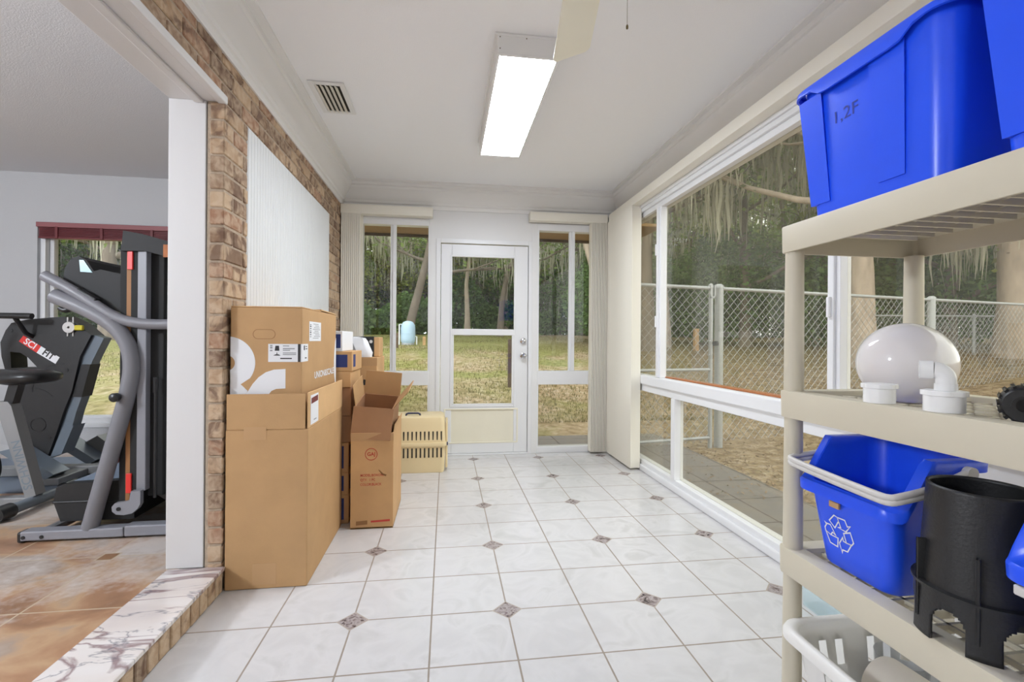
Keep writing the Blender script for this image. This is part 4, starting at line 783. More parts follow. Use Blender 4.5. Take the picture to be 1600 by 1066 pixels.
# ---- black round valve box, upside up, between the recycling bins
vb = thing('black_bucket', (1.106, -1.143, 0.5405), 'black flared plastic bucket with arched cut-outs, between the two blue recycling bins', 'bucket')
m = MB(); NA = 180; ZR = [0.0, 0.010, 0.020, 0.030, 0.034, 0.038, 0.042, 0.046, 0.050, 0.054, 0.058, 0.062, 0.066, 0.070, 0.085, 0.100, 0.101, 0.16, 0.22, 0.28, 0.294, 0.30]
def rad(z): return (0.104-0.03*z if z <= 0.100 else 0.0955-0.065*(z-0.10))
arcs = [math.radians(a) for a in (190, 250, 310, 10, 70, 130)]
g = [[m.bm.verts.new((1.106+rad(z)*math.cos(2*PI*k/NA), -1.143+rad(z)*math.sin(2*PI*k/NA), 0.5405+z)) for k in range(NA)] for z in ZR]
for i in range(len(ZR)-1):
    zc = (ZR[i]+ZR[i+1])/2
    for k in range(NA):
        a = 2*PI*(k+0.5)/NA; cut = False
        for c in arcs:
            d_ = abs((a-c+PI) % (2*PI)-PI)*0.1; lim = 0.029
            if d_ < lim and zc < 0.036+0.034*math.sqrt(max(0, 1-(d_/lim)**2)): cut = True
        if not cut: m.bm.faces.new([g[i][k], g[i][(k+1) % NA], g[i+1][(k+1) % NA], g[i+1][k]])
o = m.build('bucket_body', MT['black'], vb, smooth=40); so_ = o.modifiers.new('thickness', 'SOLIDIFY'); so_.thickness = 0.005; so_.offset = -1
MB().lathe([(0.101, 0.5405+0.098), (0.106, 0.5405+0.098), (0.106, 0.5405+0.103), (0.0955, 0.5405+0.105)], (1.106, -1.143, 0), 60).build('ridge', MT['black'], vb, smooth=40)
for a in arcs:
    for da, z1 in ((0.44, 0.185),):
        aa = a+da; M = Matrix.Translation((1.106, -1.143, 0.5405)) @ Matrix.Rotation(aa, 4, 'Z'); MB().box(0.088, 0.1045, -0.0025, 0.0025, 0.03, z1, 0.001, 1, M).build('rib', MT['black'], vb)
# ---- things on the third shelf
zs3 = ZS[2]
gl = MB(); R_ = 0.105; gl.lathe([(0.046, -R_*0.92), (0.05, -R_*0.915)]+[(R_*math.cos(math.radians(a)), R_*math.sin(math.radians(a))) for a in range(-60, 90, 6)]+[(0.0, R_)], (1.232, -0.872, zs3-0.012+R_*0.925), 48)
tag(gl.build('glass_globe', MT['globe'], smooth=60, loc=(1.232, -0.872, zs3-0.012)), 'large glossy white glass lamp globe on the third shelf', 'lamp globe')
def scallop(c, r, z0, z1, n=48, lobes=8, amp=0.0016):
    m = MB(); rs = lambda k: r+amp*math.cos(lobes*2*PI*k/n)
    rg = lambda z, q: [Vector((c[0]+(rs(k)-q)*math.cos(2*PI*k/n), c[1]+(rs(k)-q)*math.sin(2*PI*k/n), z)) for k in range(n)]
    m.loft([rg(z0, 0.001), rg(z0+0.001, 0), rg(z1-0.001, 0), rg(z1, 0.001)], True, True, True); return m
def pvc_cap(label, c, r, h):
    t = thing('pipe_cap', (c[0], c[1], zs3), label, 'pipe fitting', 'white pipe fittings')
    MB().lathe([(0, zs3+0.0005), (r, zs3+0.0005), (r, zs3+h*0.78), (0, zs3+h*0.78)], (c[0], c[1], 0), 40).build('cap_body', MT['pvc'], t, smooth=40)
    scallop(c, r+0.003, zs3+h*0.76, zs3+h).build('cap_flange', MT['pvc'], t, smooth=40); return t
pvc_cap('white plastic pipe cap on the shelf lip in front of the globe', (1.046, -0.978), 0.0305, 0.044)
pcap = pvc_cap('white pipe adapter with an elbow standing on it, right of the globe', (1.052, -1.116), 0.0330, 0.043)
cxp, cyp = 1.056, -1.116
m = MB(); zt = zs3+0.043
m.lathe([(0.0, zt), (0.0185, zt), (0.0185, zt+0.014), (0.0168, zt+0.014), (0.0168, zt+0.020), (0, zt+0.020)], (cxp, cyp, 0), 28)
dr = Vector((-0.70, 0.714, 0)); pts = [Vector((cxp, cyp, zt+0.018))]+[Vector((cxp, cyp, zt+0.022))+dr*(0.019*(1-math.cos(a)))+Vector((0, 0, 0.019*math.sin(a))) for a in [i*PI/16 for i in range(9)]]
m.tube(pts, 0.0168, 24)
e0 = pts[-1]; m.tube([e0+dr*0.001, e0+dr*0.022], 0.0185, 24); m.tube([e0+dr*0.0222, e0+dr*0.0224], 0.015, 24)
m.build('elbow', MT['pvc'], pcap, smooth=40)
cb = thing('ribbed_black_cap', (1.115, -1.245, zs3), 'black ribbed round plastic cap at the right end of the third shelf', 'cap')
Mx = Matrix.Translation((1.085, -1.228, zs3+0.027)) @ Matrix.Rotation(math.radians(37), 4, 'Z') @ Matrix.Rotation(PI/2, 4, 'Y')
m = MB(); m.lathe([(0, -0.004), (0.029, -0.004), (0.032, 0.0), (0.032, 0.09), (0.0, 0.09)], (0, 0, 0), 40)
for vv in m.bm.verts: vv.co = Mx @ vv.co
m.build('cap_body', MT['black'], cb, smooth=40)
for k in range(16):
    m = MB(); m.box(0.030, 0.0355, -0.0022, 0.0022, 0.002, 0.085, 0.001, 1, Mx @ Matrix.Rotation(2*PI*k/16, 4, 'Z')); m.build('rib', MT['blacks'], cb)
m = MB(); m.lathe([(0.012, -0.0045), (0.018, -0.0045), (0.018, -0.007), (0.012, -0.007), (0.012, -0.0045)], (0, 0, 0), 24)
for vv in m.bm.verts: vv.co = Mx @ vv.co
m.build('cap_boss', MT['blacks'], cb, smooth=40)
# ---- laundry basket on the bottom shelf
lbk = thing('laundry_basket', (1.18, -1.05, ZS[0]), 'white slotted laundry basket holding paper rolls, on the bottom shelf', 'basket')
bcx, bcy, bhx, bhy = 1.182, -1.055, 0.205, 0.305
def bring(ins, z, r):
    base = rrect(bcx, bcy, bhx-ins, bhy-ins, r, z, 6); out = []
    for i, p in enumerate(base):
        q = base[(i+1) % len(base)]; k = max(1, int((q-p).length/0.0115))
        for j in range(k): out.append(p.lerp(q, j/k))
    return out
NB = len(bring(0.03, 0, 0.06)); m = MB(); zr = [0.0, 0.03, 0.06, 0.125, 0.150, 0.215, 0.235, 0.262]
base0 = bring(0.045, ZS[0]+0.0005, 0.06); top0 = bring(0.010, ZS[0]+0.262, 0.06)
if len(base0) != len(top0):
    def resamp(L_, n):
        tot = [0.0]
        for i in range(len(L_)): tot.append(tot[-1]+(L_[(i+1) % len(L_)]-L_[i]).length)
        out = []
        for k in range(n):
            d_ = tot[-1]*k/n; i = max(j for j in range(len(L_)) if tot[j] <= d_+1e-9); f_ = (d_-tot[i])/max(tot[i+1]-tot[i], 1e-9); out.append(L_[i].lerp(L_[(i+1) % len(L_)], f_))
        return out
    base0, top0 = resamp(base0, 144), resamp(top0, 144)
NB = len(base0)
G_ = [[m.bm.verts.new(p.lerp(q, z/0.262)) for p, q in zip(base0, top0)] for z in zr]
for i in range(len(zr)-1):
    for k in range(NB):
        if i in (2, 4) and k % 4 in (0, 1) and (k // 4) % 5 != 4: continue
        m.bm.faces.new([G_[i][k], G_[i][(k+1) % NB], G_[i+1][(k+1) % NB], G_[i+1][k]])
m.bm.faces.new(G_[0])
o = m.build('basket_body', MT['basket'], lbk, smooth=40); so_ = o.modifiers.new('thickness', 'SOLIDIFY'); so_.thickness = 0.003; so_.offset = 0
zt = ZS[0]+0.262
MB().loft([bring(0.012, zt-0.004, 0.06), bring(0.010, zt+0.004, 0.06), bring(0.0, zt+0.008, 0.06), bring(-0.010, zt+0.004, 0.06), bring(-0.014, zt-0.006, 0.06), bring(-0.014, zt-0.022, 0.06), bring(-0.011, zt-0.022, 0.06), bring(-0.008, zt-0.006, 0.06), bring(0.006, zt-0.004, 0.06), bring(0.012, zt-0.004, 0.06)] if len({len(bring(q, 0, 0.06)) for q in (0.012, 0.010, 0.0, -0.010, -0.014, -0.011, -0.008, 0.006)}) == 1 else
          [resamp(bring(q, z, 0.06), 144) for q, z in ((0.012, zt-0.004), (0.010, zt+0.004), (0.0, zt+0.008), (-0.010, zt+0.004), (-0.014, zt-0.006), (-0.014, zt-0.022), (-0.011, zt-0.022), (-0.008, zt-0.006), (0.006, zt-0.004), (0.012, zt-0.004))]).build('rim', MT['basket'], lbk, smooth=60)
def roll(name, label, c, r, L_, dirv, m_, cat, up=0):
    d_ = Vector(dirv).normalized(); q = Vector((0, 0, 1)).rotation_difference(d_).to_matrix()
    m = MB(); m.lathe([(0.02, 0.02), (0.02, 0.0), (r-0.012, 0.0), (r-0.003, 0.003), (r, 0.012), (r, L_-0.012), (r-0.003, L_-0.003), (r-0.012, L_), (0.02, L_), (0.02, L_-0.02)], c, 40, M=q)
    return tag(m.build(name, m_, smooth=45, loc=c), label, cat)
zb_ = ZS[0]+0.006
roll('paper_roll', 'cream paper roll lying uppermost in the white basket', (1.150, -0.885, zb_+0.175), 0.068, 0.32, (0.10, -1, 0.0), MT['roll'], 'roll')
roll('paper_roll', 'white paper roll lying lower, half under the cream roll in the basket', (1.095, -0.835, zb_+0.055), 0.052, 0.40, (0.12, -1, 0.0), MT['basket'], 'roll')
cc = MB(); cc.lathe([(0.0, 0.0), (0.050, 0.0), (0.060, 0.20), (0.058, 0.20), (0.048, 0.003), (0.0, 0.003)], (1.262, -0.84, zb_), 36); tag(cc.build('plastic_cup', MT['clear'], smooth=40, loc=(1.262, -0.84, zb_)), 'clear plastic cup standing in the basket behind the rolls', 'cup')
ptb = MB(); ptb.loft([rrect(1.62, -0.20, 0.050, 0.09, 0.02, 0.0008), rrect(1.62, -0.20, 0.056, 0.10, 0.02, 0.13), rrect(1.62, -0.20, 0.053, 0.097, 0.02, 0.13), rrect(1.62, -0.20, 0.047, 0.087, 0.018, 0.004)], True, True, True); tag(ptb.build('plastic_tub', MT['paleblue'], smooth=40, loc=(1.62, -0.20, 0)), 'pale blue translucent tub on the tiles behind the shelving unit', 'tub')
# ================================================================== EXERCISE ROOM
# folded treadmill, its side rail along the opening
tm = thing('folding_treadmill', (-1.65, 1.02, ZG), 'grey and black treadmill folded upright just inside the wide opening', 'treadmill')
NY, FY = 0.69, 1.40
for y0, y1 in ((NY-0.035, NY+0.03), (FY-0.03, FY+0.035)):
    m = MB(); m.box(-2.00, -1.545, y0, y1, ZG+0.012, ZG+0.058, 0.006); m.box(-1.541, -1.10, y0, y1, ZG+0.012, ZG+0.066, 0.006); m.build('base_rail', MT['tmrail'], tm)
    m = MB(); m.box(-2.018, -1.985, y0+0.003, y1-0.003, ZG+0.001, ZG+0.056, 0.01); m.build('rail_cap', MT['blacks'], tm)
    MB().box(-1.30, -1.20, y0+0.01, y1-0.01, ZG, ZG+0.013).build('foot', MT['blacks'], tm)
    yy = (y0+y1)/2
    lo = [(-1.715, 0.165), (-1.647, 0.436), (-1.582, 0.694), (-1.545, 0.855), (-1.530, 0.969), (-1.542, 1.067), (-1.582, 1.147), (-1.646, 1.208), (-1.727, 1.257), (-1.811, 1.297), (-1.883, 1.328)]
    MB().tube([(x, yy, z) for x, z in lo], 0.0365, 16, True, 3).build('upright', MT['tmgrey'], tm, smooth=60)
    hd = [(-1.926, 1.428), (-1.812, 1.363), (-1.696, 1.285), (-1.632, 1.241), (-1.565, 1.210), (-1.476, 1.194), (-1.371, 1.192), (-1.20, 1.194)]
    MB().tube([(x, yy, z) for x, z in hd], 0.0265, 14, True, 3).build('handrail', MT['tmgrey'], tm, smooth=60)
m = MB(); m.lathe([(0, 0), (0.018, 0), (0.022, 0.01), (0.022, 0.032), (0.016, 0.038), (0, 0.04)], (-1.572, NY-0.035, 0.826), 20, M=Matrix.Rotation(PI/2, 3, 'X')); m.build('lock_knob', MT['blacks'], tm, smooth=40)
m = MB(); m.tube([(-1.53, NY, 0.83), (-1.53, FY, 0.83)], 0.012, 10); m.build('cross_bar', MT['blacks'], tm)
for x in (-1.985, -1.905): MB().lathe([(0.009, 0), (0.009, 0.003), (0, 0.004)], (x, NY-0.035, ZG+0.03), 12, M=Matrix.Rotation(PI/2, 3, 'X')).build('bolt', MT['blacks'], tm)
# running deck standing on end
m = MB(); m.box(-1.598, -1.585+0.02, NY+0.02, FY-0.02, 0.26, 1.60); m.box(-1.512+0.03, -1.41, NY+0.05, FY-0.05, 0.30, 1.60, 0.004); m.build('running_deck', MT['belt'], tm)
m = MB(); m.box(-1.566, -1.545, NY+0.015, FY-0.015, 0.27, 1.59); m.build('deck_board', MT['wood'], tm)
for y0 in (NY+0.008, FY-0.048): MB().box(-1.512, -1.470, y0, y0+0.04, 0.34, 1.60, 0.003).build('side_rail', MT['tmrail'], tm)
MB().box(-1.545, -1.512, NY+0.014, FY-0.014, 0.27, 1.60).build('deck_core', MT['belt'], tm)
for z0, z1 in ((1.47, 1.60), (0.33, 0.43)): MB().box(-1.560, -1.535, NY+0.006, NY+0.02, z0, z1, 0.002).build('rubber_mount', MT['red'], tm)
m = MB(); m.prism([(-1.572, 1.665), (-1.482, 1.650), (-1.30, 1.600), (-1.30, 1.520), (-1.470, 1.565), (-1.582, 1.562)], 'y', NY-0.005, FY+0.005); m.build('deck_end_cap', MT['hood'], tm)
MB().box(-1.385, -1.345, NY-0.008, NY-0.004, 1.535, 1.60, 0.001).build('warning_sticker', MT['copper'], tm)
m = MB(); pv = [(-1.514, 0.350), (-1.470, 0.352), (-1.470, 0.285), (-1.482, 0.262), (-1.508, 0.239), (-1.545, 0.232), (-1.58, 0.236), (-1.598, 0.252), (-1.600, 0.275), (-1.586, 0.293), (-1.545, 0.297), (-1.520, 0.305)]
m.prism(pv, 'y', NY-0.030, NY-0.004); m.build('pivot_bracket', MT['tmrail'], tm); m = MB(); m.prism(pv, 'y', FY+0.004, FY+0.03); m.build('pivot_bracket', MT['tmrail'], tm)
MB().lathe([(0.010, 0), (0.010, 0.004), (0, 0.005)], (-1.568, NY-0.03, 0.264), 12, M=Matrix.Rotation(PI/2, 3, 'X')).build('bolt', MT['blacks'], tm)
m = MB(); m.tube([(-1.43, NY+0.02, 0.30), (-1.43, NY+0.02, 0.84)], 0.008, 10); m.tube([(-1.43, NY+0.02, 0.84), (-1.43, NY+0.02, 0.92)], 0.012, 10); m.build('gas_spring', MT['blacks'], tm, smooth=50)
# motor hood and console
m = MB(); hp = [(-1.905, 0.358), (-1.87, 0.375), (-1.62, 0.385), (-1.56, 0.372), (-1.545, 0.30), (-1.545, 0.185), (-1.885, 0.185), (-1.918, 0.285)]
m.prism(hp, 'y', NY+0.05, FY-0.05); m.build('motor_hood', MT['hood'], tm)
MB().box(-1.922, -1.548, NY+0.046, FY-0.046, 0.278, 0.288, 0.004).build('hood_seam', MT['blacks'], tm)
m = MB(); hl = [(-1.90, 0.362), (-1.80, 0.40), (-1.66, 0.46), (-1.58, 0.50), (-1.565, 0.47), (-1.60, 0.385)]; m.prism(hl, 'y', NY+0.10, FY-0.06); m.build('hood_highlight', MT['mat'], tm)  # grey-blue wedge: the highlight on the hood's top put into colour
m = MB(); cn = [(-1.872, 1.395), (-1.862, 1.475), (-1.835, 1.52), (-1.80, 1.535), (-1.765, 1.515), (-1.73, 1.46), (-1.70, 1.47), (-1.55, 1.435), (-1.50, 1.27), (-1.60, 1.25), (-1.75, 1.30)]
m.prism(cn, 'y', NY+0.035, FY-0.035)
m.build('console', MT['hood'], tm)
m = MB(); m.prism([(-1.795, 1.515), (-1.775, 1.515), (-1.735, 1.452), (-1.79, 1.455)], 'y', NY+0.031, NY+0.034); m.build('display_screen', mat('lcd_panel', (150, 188, 194), 0.3), tm)
m = MB(); m.tube([(-1.93, NY+0.10, 1.275), (-1.905, NY+0.10, 1.262), (-1.87, NY+0.10, 1.285), (-1.845, NY+0.10, 1.36)], 0.014, 10, True, 3); m.build('tray_hook', MT['blacks'], tm, smooth=50)
m = MB(); m.box(-1.80, -1.70, NY-0.02, NY+0.02, -0.02, 0.02, 0.006, 2, Matrix.Translation((0, 0, 0))); 
for vv in m.bm.verts: vv.co = Matrix.Translation((-1.735, 0, 1.325)) @ Matrix.Rotation(math.radians(32), 4, 'Y') @ Matrix.Translation((1.75, 0, 0)) @ vv.co
m.build('grip_pad', MT['blacks'], tm)
m = MB(); m.prism([(-1.44, 0.30), (-1.40, 0.27), (-1.30, 0.20), (-1.26, 0.16), (-1.22, 0.16), (-1.22, 0.30)], 'y', NY+0.06, FY-0.06); m.build('rear_fairing', MT['blacks'], tm)
m = MB(); m.tube([(-1.93, NY+0.3, ZG+0.035), (-1.93, FY, ZG+0.035)], 0.022, 10); m.tube([(-1.93, NY, ZG+0.035), (-1.93, NY+0.31, ZG+0.035)], 0.022, 10); m.build('cross_bar', MT['tmgrey'], tm)
# total-body cycle with charcoal shroud
sf = thing('recumbent_cycle', (-2.75, 1.95, ZG), 'charcoal recumbent exercise cycle with red and white badge, behind the treadmill', 'exercise machine')
body = [(-2.992, 1.082), (-2.961, 1.165), (-2.927, 1.217), (-2.826, 1.244), (-2.607, 1.266), (-2.52, 1.22), (-2.431, 1.137), (-2.501, 0.986), (-2.552, 0.738), (-2.603, 0.595), (-2.648, 0.44), (-2.699, 0.285), (-2.785, 0.285), (-2.866, 0.37), (-2.889, 0.535), (-2.896, 0.728), (-2.948, 0.831), (-2.985, 0.985)]
hole = [(-2.932, 1.018), (-2.87, 1.011), (-2.824, 0.979), (-2.765, 0.910), (-2.925, 0.906)]
MB().prism(body, 'y', 1.75, 1.88, hole).build('shroud', MT['sci'], sf)
fr = [(-2.431, 1.137), (-2.366, 1.118), (-2.442, 0.947), (-2.493, 0.738), (-2.539, 0.594), (-2.567, 0.477), (-2.642, 0.297), (-2.699, 0.270), (-2.648, 0.44), (-2.603, 0.595), (-2.552, 0.738), (-2.501, 0.986)]
MB().prism(fr, 'y', 1.775, 1.855).build('mast_frame', MT['steelblue'], sf)
MB().prism([(-2.50, 0.93), (-2.445, 0.93), (-2.50, 0.70), (-2.56, 0.70)], 'y', 1.765, 1.865).build('frame_cover', MT['sci'], sf)
MB().prism([(-2.62, 0.475), (-2.545, 0.50), (-2.62, 0.30), (-2.69, 0.28)], 'y', 1.76, 1.87).build('frame_foot', MT['steelblue'], sf)
for nm, pts, z in (('badge_red', [(-2.851, 1.131), (-2.742, 1.057), (-2.770, 1.012), (-2.879, 1.091)], MT['red']), ('badge_white', [(-2.742, 1.057), (-2.627, 0.98), (-2.653, 0.935), (-2.770, 1.012)], MT['paper'])): decal(nm, z, sf, pts, 'y', 1.7485, 0.001)
xd, yd = Vector((0.224, 0, -0.151)), Vector((0.151, 0, 0.224))
text('SCI', 'badge_lettering', MT['paper'], sf, (-2.809, 1.7478, 1.073), xd, yd, 0.062, 0.018, shear=0.0, sx=0.95); text('FIT', 'badge_lettering', MT['ink'], sf, (-2.696, 1.7478, 0.998), xd, yd, 0.062, 0.03, shear=0.0, sx=0.95)
MB().prism(arc(-2.758, 0.511, 0.050, 0, 360, 36)[:-1], 'y', 1.7475, 1.7495, arc(-2.758, 0.511, 0.044, 0, 360, 36)[:-1]).build('crank_cover', MT['blacks'], sf)
for px, pz in ((-2.93, 1.165), (-2.585, 0.89), (-2.69, 0.42)): MB().prism(arc(px, pz, 0.014, 0, 360, 16)[:-1], 'y', 1.7475, 1.7495).build('plug', MT['blacks'], sf)
MB().prism(arc(-2.60, 0.74, 0.20, 90, 180, 14)+arc(-2.60, 0.74, 0.192, 180, 90, 14), 'y', 1.748, 1.7495).build('shroud_seam', MT['blacks'], sf)
MB().prism(arc(-2.80, 0.60, 0.17, 40, 130, 14)+arc(-2.80, 0.60, 0.162, 130, 40, 14), 'y', 1.748, 1.7495).build('shroud_seam', MT['blacks'], sf)
m = MB(); m.tube([(-3.25, 1.62, 1.262), (-2.72, 1.62, 1.262), (-2.70, 1.62, 1.26)], 0.020, 12); m.build('arm_handle', MT['blacks'], sf, smooth=50)
m = MB(); m.tube([(-2.80, 1.62, 1.25), (-2.80, 1.70, 1.15), (-2.80, 1.80, 1.10)], 0.014, 8); m.build('handle_arm', MT['blacks'], sf, smooth=50)
for y0 in (1.60, 1.98): m = MB(); m.prism([(-2.88, 0.36), (-2.80, 0.38), (-2.55, 0.20), (-2.60, 0.165)], 'y', y0, y0+0.14); m.build('foot_plate', MT['steelblue'], sf)
m = MB(); m.box(-3.35, -2.25, 1.86, 1.94, ZG+0.012, ZG+0.075, 0.006); m.box(-2.62, -2.52, 1.6, 2.25, ZG+0.012, ZG+0.06, 0.006); m.prism([(-2.72, 0.30), (-2.62, 0.36), (-2.40, 0.18), (-2.50, 0.15)], 'y', 2.10, 2.25); m.build('base_frame', MT['frame'], sf)
dc = Vector((-2.560, 1.735, 1.190)); m = MB(); m.lathe([(0.008, -0.006), (0.038, -0.006), (0.040, 0.0), (0.038, 0.006), (0.008, 0.006), (0.008, -0.006)], (0, 0, 0), 24)
for vv in m.bm.verts: vv.co = Matrix.Translation(dc) @ Matrix.Rotation(PI/2, 4, 'X') @ vv.co
pd = m.build('tension_disc', MT['handle'], sf, smooth=40)
for dx in (-0.017, 0.017): MB().box(dc.x+dx-0.004, dc.x+dx+0.004, 1.744, 1.749, 1.128, 1.262, 0.001).build('strap', MT['handle'], pd)
MB().box(dc.x+0.036, dc.x+0.088, 1.726, 1.749, 1.170, 1.206, 0.006).build('clip', MT['yellow'], pd)
tag(bx('rubber_mat', MT['mat'], None, -3.6, -2.12, 1.50, 2.45, ZG, ZG+0.009, loc=(-2.9, 2.0, ZG)), 'grey blue rubber mat under the charcoal cycle', 'mat')
# upright bike, mostly beyond the left edge of the picture
ub = thing('upright_bike', (-2.6, 1.2, ZG), 'upright exercise bike with grey frame and black saddle, at the left edge', 'exercise bike')
MB().tube([(-2.345, 0.96, ZG+0.045), (-2.345, 1.46, ZG+0.045)], 0.030, 14).build('stabiliser', MT['steelblue'], ub, smooth=50)
for y0 in (0.94, 1.40): MB().tube([(-2.345, y0, ZG+0.045), (-2.345, y0+0.09, ZG+0.045)], 0.042, 16).build('stabiliser_cap', MT['blacks'], ub, smooth=50)
m = MB(); m.prism([(-2.375, 0.175), (-2.322, 0.195), (-2.452, 0.72), (-2.470, 0.745), (-2.535, 0.745), (-2.545, 0.70), (-2.52, 0.68)], 'y', 1.165, 1.235); m.build('seat_mast', MT['frame'], ub)
xd = Vector((-0.128, 0, 0.52)); text('SCHWINN', 'frame_lettering', MT['steelblue'], ub, (-2.392, 1.1642, 0.375), xd, Vector((-0.52, 0, -0.128)), 0.066, 0.012, sx=0.95)
MB().prism([(-2.505, 0.72), (-2.455, 0.73), (-2.425, 0.84), (-2.475, 0.84)], 'y', 1.175, 1.225).build('seat_post', MT['blacks'], ub)
m = MB(); rings = []
for t_, hw_, zt_, zb2 in ((-2.262, 0.05, 0.905, 0.868), (-2.275, 0.095, 0.918, 0.856), (-2.32, 0.125, 0.928, 0.850), (-2.40, 0.125, 0.930, 0.842), (-2.48, 0.085, 0.930, 0.838), (-2.56, 0.05, 0.934, 0.850), (-2.62, 0.03, 0.930, 0.870)):
    zc_, hz = (zt_+zb2)/2, (zt_-zb2)/2; rings.append([Vector((t_, 1.2+hw_*math.cos(2*PI*k/20), zc_+hz*math.copysign(abs(math.sin(2*PI*k/20))**0.7, math.sin(2*PI*k/20)))) for k in range(20)])
m.loft(rings, True, True, True); m.build('saddle', MT['blacks'], ub, smooth=50)
m = MB(); m.box(-3.3, -2.35, 1.17, 1.23, ZG+0.02, ZG+0.07, 0.008); m.build('base_beam', MT['frame'], ub)
MB().lathe([(0, -0.03), (0.16, -0.03), (0.175, -0.015), (0.175, 0.015), (0.16, 0.03), (0, 0.03)], (-2.655, 1.13, 0.37), 40, 'y').build('flywheel', MT['blacks'], ub, smooth=40)
m = MB(); m.lathe([(0.165, -0.034), (0.172, -0.034), (0.172, -0.030), (0.165, -0.030), (0.165, -0.034)], (-2.655, 1.13, 0.37), 40, 'y'); m.build('wheel_trim', MT['steelblue'], ub, smooth=40)
m = MB(); m.tube([(-3.0, 1.2, ZG+0.06), (-3.06, 1.2, 0.8), (-3.0, 1.2, 1.2)], 0.03, 12, True, 3); m.tube([(-2.95, 1.0, 1.24), (-3.0, 1.08, 1.2), (-3.0, 1.32, 1.2), (-2.95, 1.4, 1.24)], 0.016, 10); m.build('front_post', MT['frame'], ub, smooth=50)
m = MB(); m.tube([(-2.655, 1.07, 0.37), (-2.655, 1.06, 0.22)], 0.012, 8); m.box(-2.71, -2.60, 0.98, 1.06, 0.20, 0.225, 0.005); m.build('pedal', MT['blacks'], ub, smooth=50)
m = MB(); m.tube([(-3.05, 1.2, ZG+0.045), (-3.05, 0.98, ZG+0.045)], 0.03, 12); m.tube([(-3.05, 1.2, ZG+0.045), (-3.05, 1.44, ZG+0.045)], 0.03, 12); m.build('front_stabiliser', MT['steelblue'], ub, smooth=50)
# burgundy blind drawn up in the gym window
bl = thing('slatted_blind', (-2.65, GY1, 2.11), 'burgundy slatted blind drawn right up at the exercise room window', 'blind')
MB().box(WX0+0.012, WX1-0.01, GY1-0.035, GY1+0.03, 2.070, 2.112, 0.004).build('headrail', mat('dusty_burgundy', (150, 92, 94), 0.5), bl)
for i in range(9): MB().box(WX0+0.03, WX1-0.02, GY1-0.028, GY1+0.024, 1.992+i*0.0085, 1.998+i*0.0085, 0.001, 1).build('slat', MT['burg'], bl)
MB().box(WX0+0.028, WX1-0.02, GY1-0.03, GY1+0.026, 1.974, 1.990, 0.003).build('bottom_rail', MT['burg'], bl)
for x in (-3.30, -2.95, -2.55, -2.2): MB().box(x, x+0.022, GY1-0.0375, GY1-0.031, 1.972, 2.075, 0.001, 1).build('ladder_tape', MT['burg'], bl)
pcord = MB(); pcord.tube([(-2.05, 1.62, 0.86), (-2.12, 1.62, 0.70), (-2.13, 1.62, 0.45), (-2.20, 1.62, 0.18), (-2.24, 1.62, ZG+0.006)], 0.005, 6, True, 4); pcord.tube([(-2.05, 1.62, 0.86), (-2.0, 1.5, 0.95), (-1.95, 1.39, 1.0)], 0.005, 6, True, 4); tag(pcord.build('power_cord', MT['maroon'], smooth=60, loc=(-2.24, 1.62, ZG)), 'thin dark red cord hanging behind the treadmill upright', 'cord')
# ================================================================== OUTSIDE
def ground_z(x, y):
    """the yard climbs gently away from the house"""
    d = 3.6+math.hypot(max(0.0, x-3.6)*0.85, max(0.0, y-3.6), )
    if x < -5.5: d += 0
    pts = [(3.6, -0.10), (4.6, 0.04), (6.0, 0.34), (8.0, 0.58), (10.0, 0.80), (14, 1.02), (20, 1.28), (30, 1.52), (60, 1.8), (120, 2.2)]
    for (a, za), (b, zb2) in zip(pts[:-1], pts[1:]):
        if d <= b: return za+(zb2-za)*max(0, d-a)/(b-a)
    return 2.2
gm = MB(); xs = [-70, -50, -35, -25, -18, -12, -8, -5, -3, -2, -1, 0, 1, 2, 3, 3.6, 4.2, 5, 6, 7, 8, 10, 12, 15, 18, 22, 27, 34, 45, 60, 90]; ys = [-40, -25, -15, -8, -4, 0, 2, 3, 3.6, 4.2, 4.8, 5.5, 6.2, 7, 8, 9, 10, 12, 14, 17, 20, 24, 28, 34, 42, 55, 80]
V = [[gm.bm.verts.new((x, y, ground_z(x, y)-(0.06 if (-6 < x < 1.85 and y < 2.8) else 0))) for x in xs] for y in ys]
for j in range(len(ys)-1):
    for i in range(len(xs)-1): gm.bm.faces.new([V[j][i], V[j][i+1], V[j+1][i+1], V[j+1][i]])
struct(gm.build('ground', MT['ground'], smooth=180))
pa = MB(); pa.box(-0.6, 2.72, YF+0.10, 4.25, -0.16, -0.072); pa.box(XR+0.1, 2.72, -5, YF+0.10, -0.16, -0.072); struct(pa.build('patio', MT['paver']))
# grass blades over the near lawn and fallen leaves over the side yard
rg = random.Random(11); V, Fc = [], []
def addblade(V, Fc, x, y, z, h, w_, a, lean):
    n = len(V); c, s_ = math.cos(a)*w_, math.sin(a)*w_; V += [(x-c, y-s_, z-0.01), (x+c, y+s_, z-0.01), (x+lean*math.cos(a+1.5), y+lean*math.sin(a+1.5), z+h)]; Fc.append((n, n+1, n+2))
while len(Fc) < 42000:
    y = 4.3+(rg.random()**1.6)*16; hw = 0.9*(y+2); x = rg.uniform(-0.75*hw-1, min(0.75*hw, 6.0))
    if noise.noise(Vector((x*0.5, y*0.5, 0)))+0.30 < rg.random()*0.7-0.15: continue
    addblade(V, Fc, x, y, ground_z(x, y), rg.uniform(0.02, 0.055), rg.uniform(0.003, 0.007)*(1+y*0.05), rg.uniform(0, 6.28), rg.uniform(-0.03, 0.03))
tag(MB().raw(V, Fc).build('lawn_grass', MT['blade']), 'short green and straw coloured grass of the back lawn', 'grass', kind='stuff')
V, Fc = [], []
